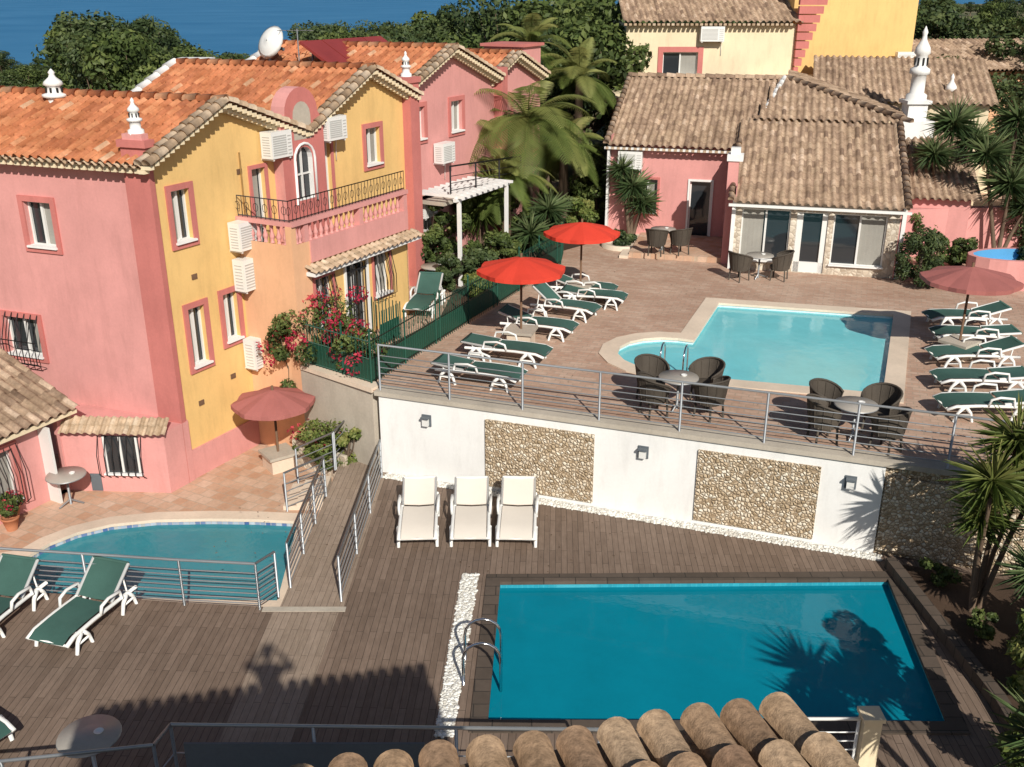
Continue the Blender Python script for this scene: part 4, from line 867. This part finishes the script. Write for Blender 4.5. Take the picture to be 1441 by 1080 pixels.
vt=[(0,-.27,b+.95),(0,-.27,b+1.15),(0,-.26,b+1.38),(0,-.24,b+1.52),
 (.10,-.27,b+.90),(.11,-.26,b+.48),(.11,-.28,b+.08),(.12,-.15,b+.04),(-.10,-.27,b+.90),(-.11,-.26,b+.48),(-.11,-.28,b+.08),(-.12,-.15,b+.04),
 (.20,-.26,b+1.40),(.42,-.20,b+1.36),(.13,-.09,b+1.60),(-.20,-.26,b+1.40),(-.42,-.20,b+1.36),(-.13,-.09,b+1.60)]
ed=[(0,1),(1,2),(2,3),(0,4),(4,5),(5,6),(6,7),(0,8),(8,9),(9,10),(10,11),(2,12),(12,13),(13,14),(2,15),(15,16),(16,17)]
rd=[(.17,.12),(.17,.12),(.18,.12),.07,.10,.075,.05,.04,.10,.075,.05,.04,.075,.055,.035,.075,.055,.035]
try:
    skin('body',vt,ed,rd,CLO,0,ph)
    skin('head',[(0,-.24,b+1.54),(0,-.21,b+1.64),(0,-.20,b+1.74)],[(0,1),(1,2)],[.055,(.085,.10),(.078,.09)],SKINM,1,ph)
    for s_ in (-1,1):
        base=V((s_*.12,-.085,b+1.61)); skin('palm',[tuple(base),(s_*.085,-.06,b+1.655)],[(0,1)],[.025,.032],SKINM,0,ph)
        for k in range(4): p=V((s_*.085,-.06,b+1.64+.018*k)); skin('finger_%d'%k,[tuple(p),(s_*.06,-.035,p.z+.01),(s_*.035,-.03,p.z+.012)],[(0,1),(1,2)],[.009,.008,.007],SKINM,0,ph)
        skin('thumb',[(s_*.09,-.08,b+1.63),(s_*.06,-.085,b+1.65),(s_*.045,-.08,b+1.67)],[(0,1),(1,2)],[.011,.009,.008],SKINM,0,ph)
    mb=MB(); mb.lathe([(.09,.02),(.1,.06),(.085,.12),(.04,.15),(.01,.155)],(0,-.22,b+1.68),WOODP,14); mb.bb((-.012,-.115,b+1.65),(.012,-.09,b+1.675),SKINM)
    for x in (-.033,.033): mb.lathe([(.001,-.012),(.012,0),(.001,.012)],(x,-.112,b+1.69),WPL,8)
    mb.bb((-.03,-.118,b+1.605),(.03,-.108,b+1.612),PINKD); mb.obj('hair_and_face',ph)
except Exception as ex: print('skin',ex)
# ------------------------------------------------------------------ LIGHT, SKY, CAMERA
w=bpy.data.worlds.new('World'); scn.world=w; w.use_nodes=True; nt=w.node_tree; bg=nt.nodes['Background']
sky=nt.nodes.new('ShaderNodeTexSky'); sky.sky_type='NISHITA'; sky.sun_disc=False
el=math.radians(35.5); az=math.atan2(.28,-.96); sky.sun_elevation=el; sky.sun_rotation=az
nt.links.new(sky.outputs[0],bg.inputs[0]); bg.inputs[1].default_value=.06
sl=bpy.data.lights.new('sun','SUN'); sl.energy=5.0; sl.angle=math.radians(.5); sl.color=(1,.94,.84)
so=bpy.data.objects.new('sun',sl); scn.collection.objects.link(so)
ld=V((-.28*math.cos(el),.96*math.cos(el),-math.sin(el))); so.rotation_euler=ld.to_track_quat('-Z','Y').to_euler(); so.location=(5,-10,30)
cam=bpy.data.cameras.new('camera'); cam.lens=34.98; cam.sensor_width=36; cam.clip_end=30000; cam.clip_start=.12
co_=bpy.data.objects.new('camera',cam); co_.location=(0,0,10.4); co_.rotation_euler=(math.radians(90-21.6),0,0); scn.collection.objects.link(co_); scn.camera=co_
scn.view_settings.view_transform='Standard'; scn.view_settings.look='None'; scn.view_settings.exposure=0
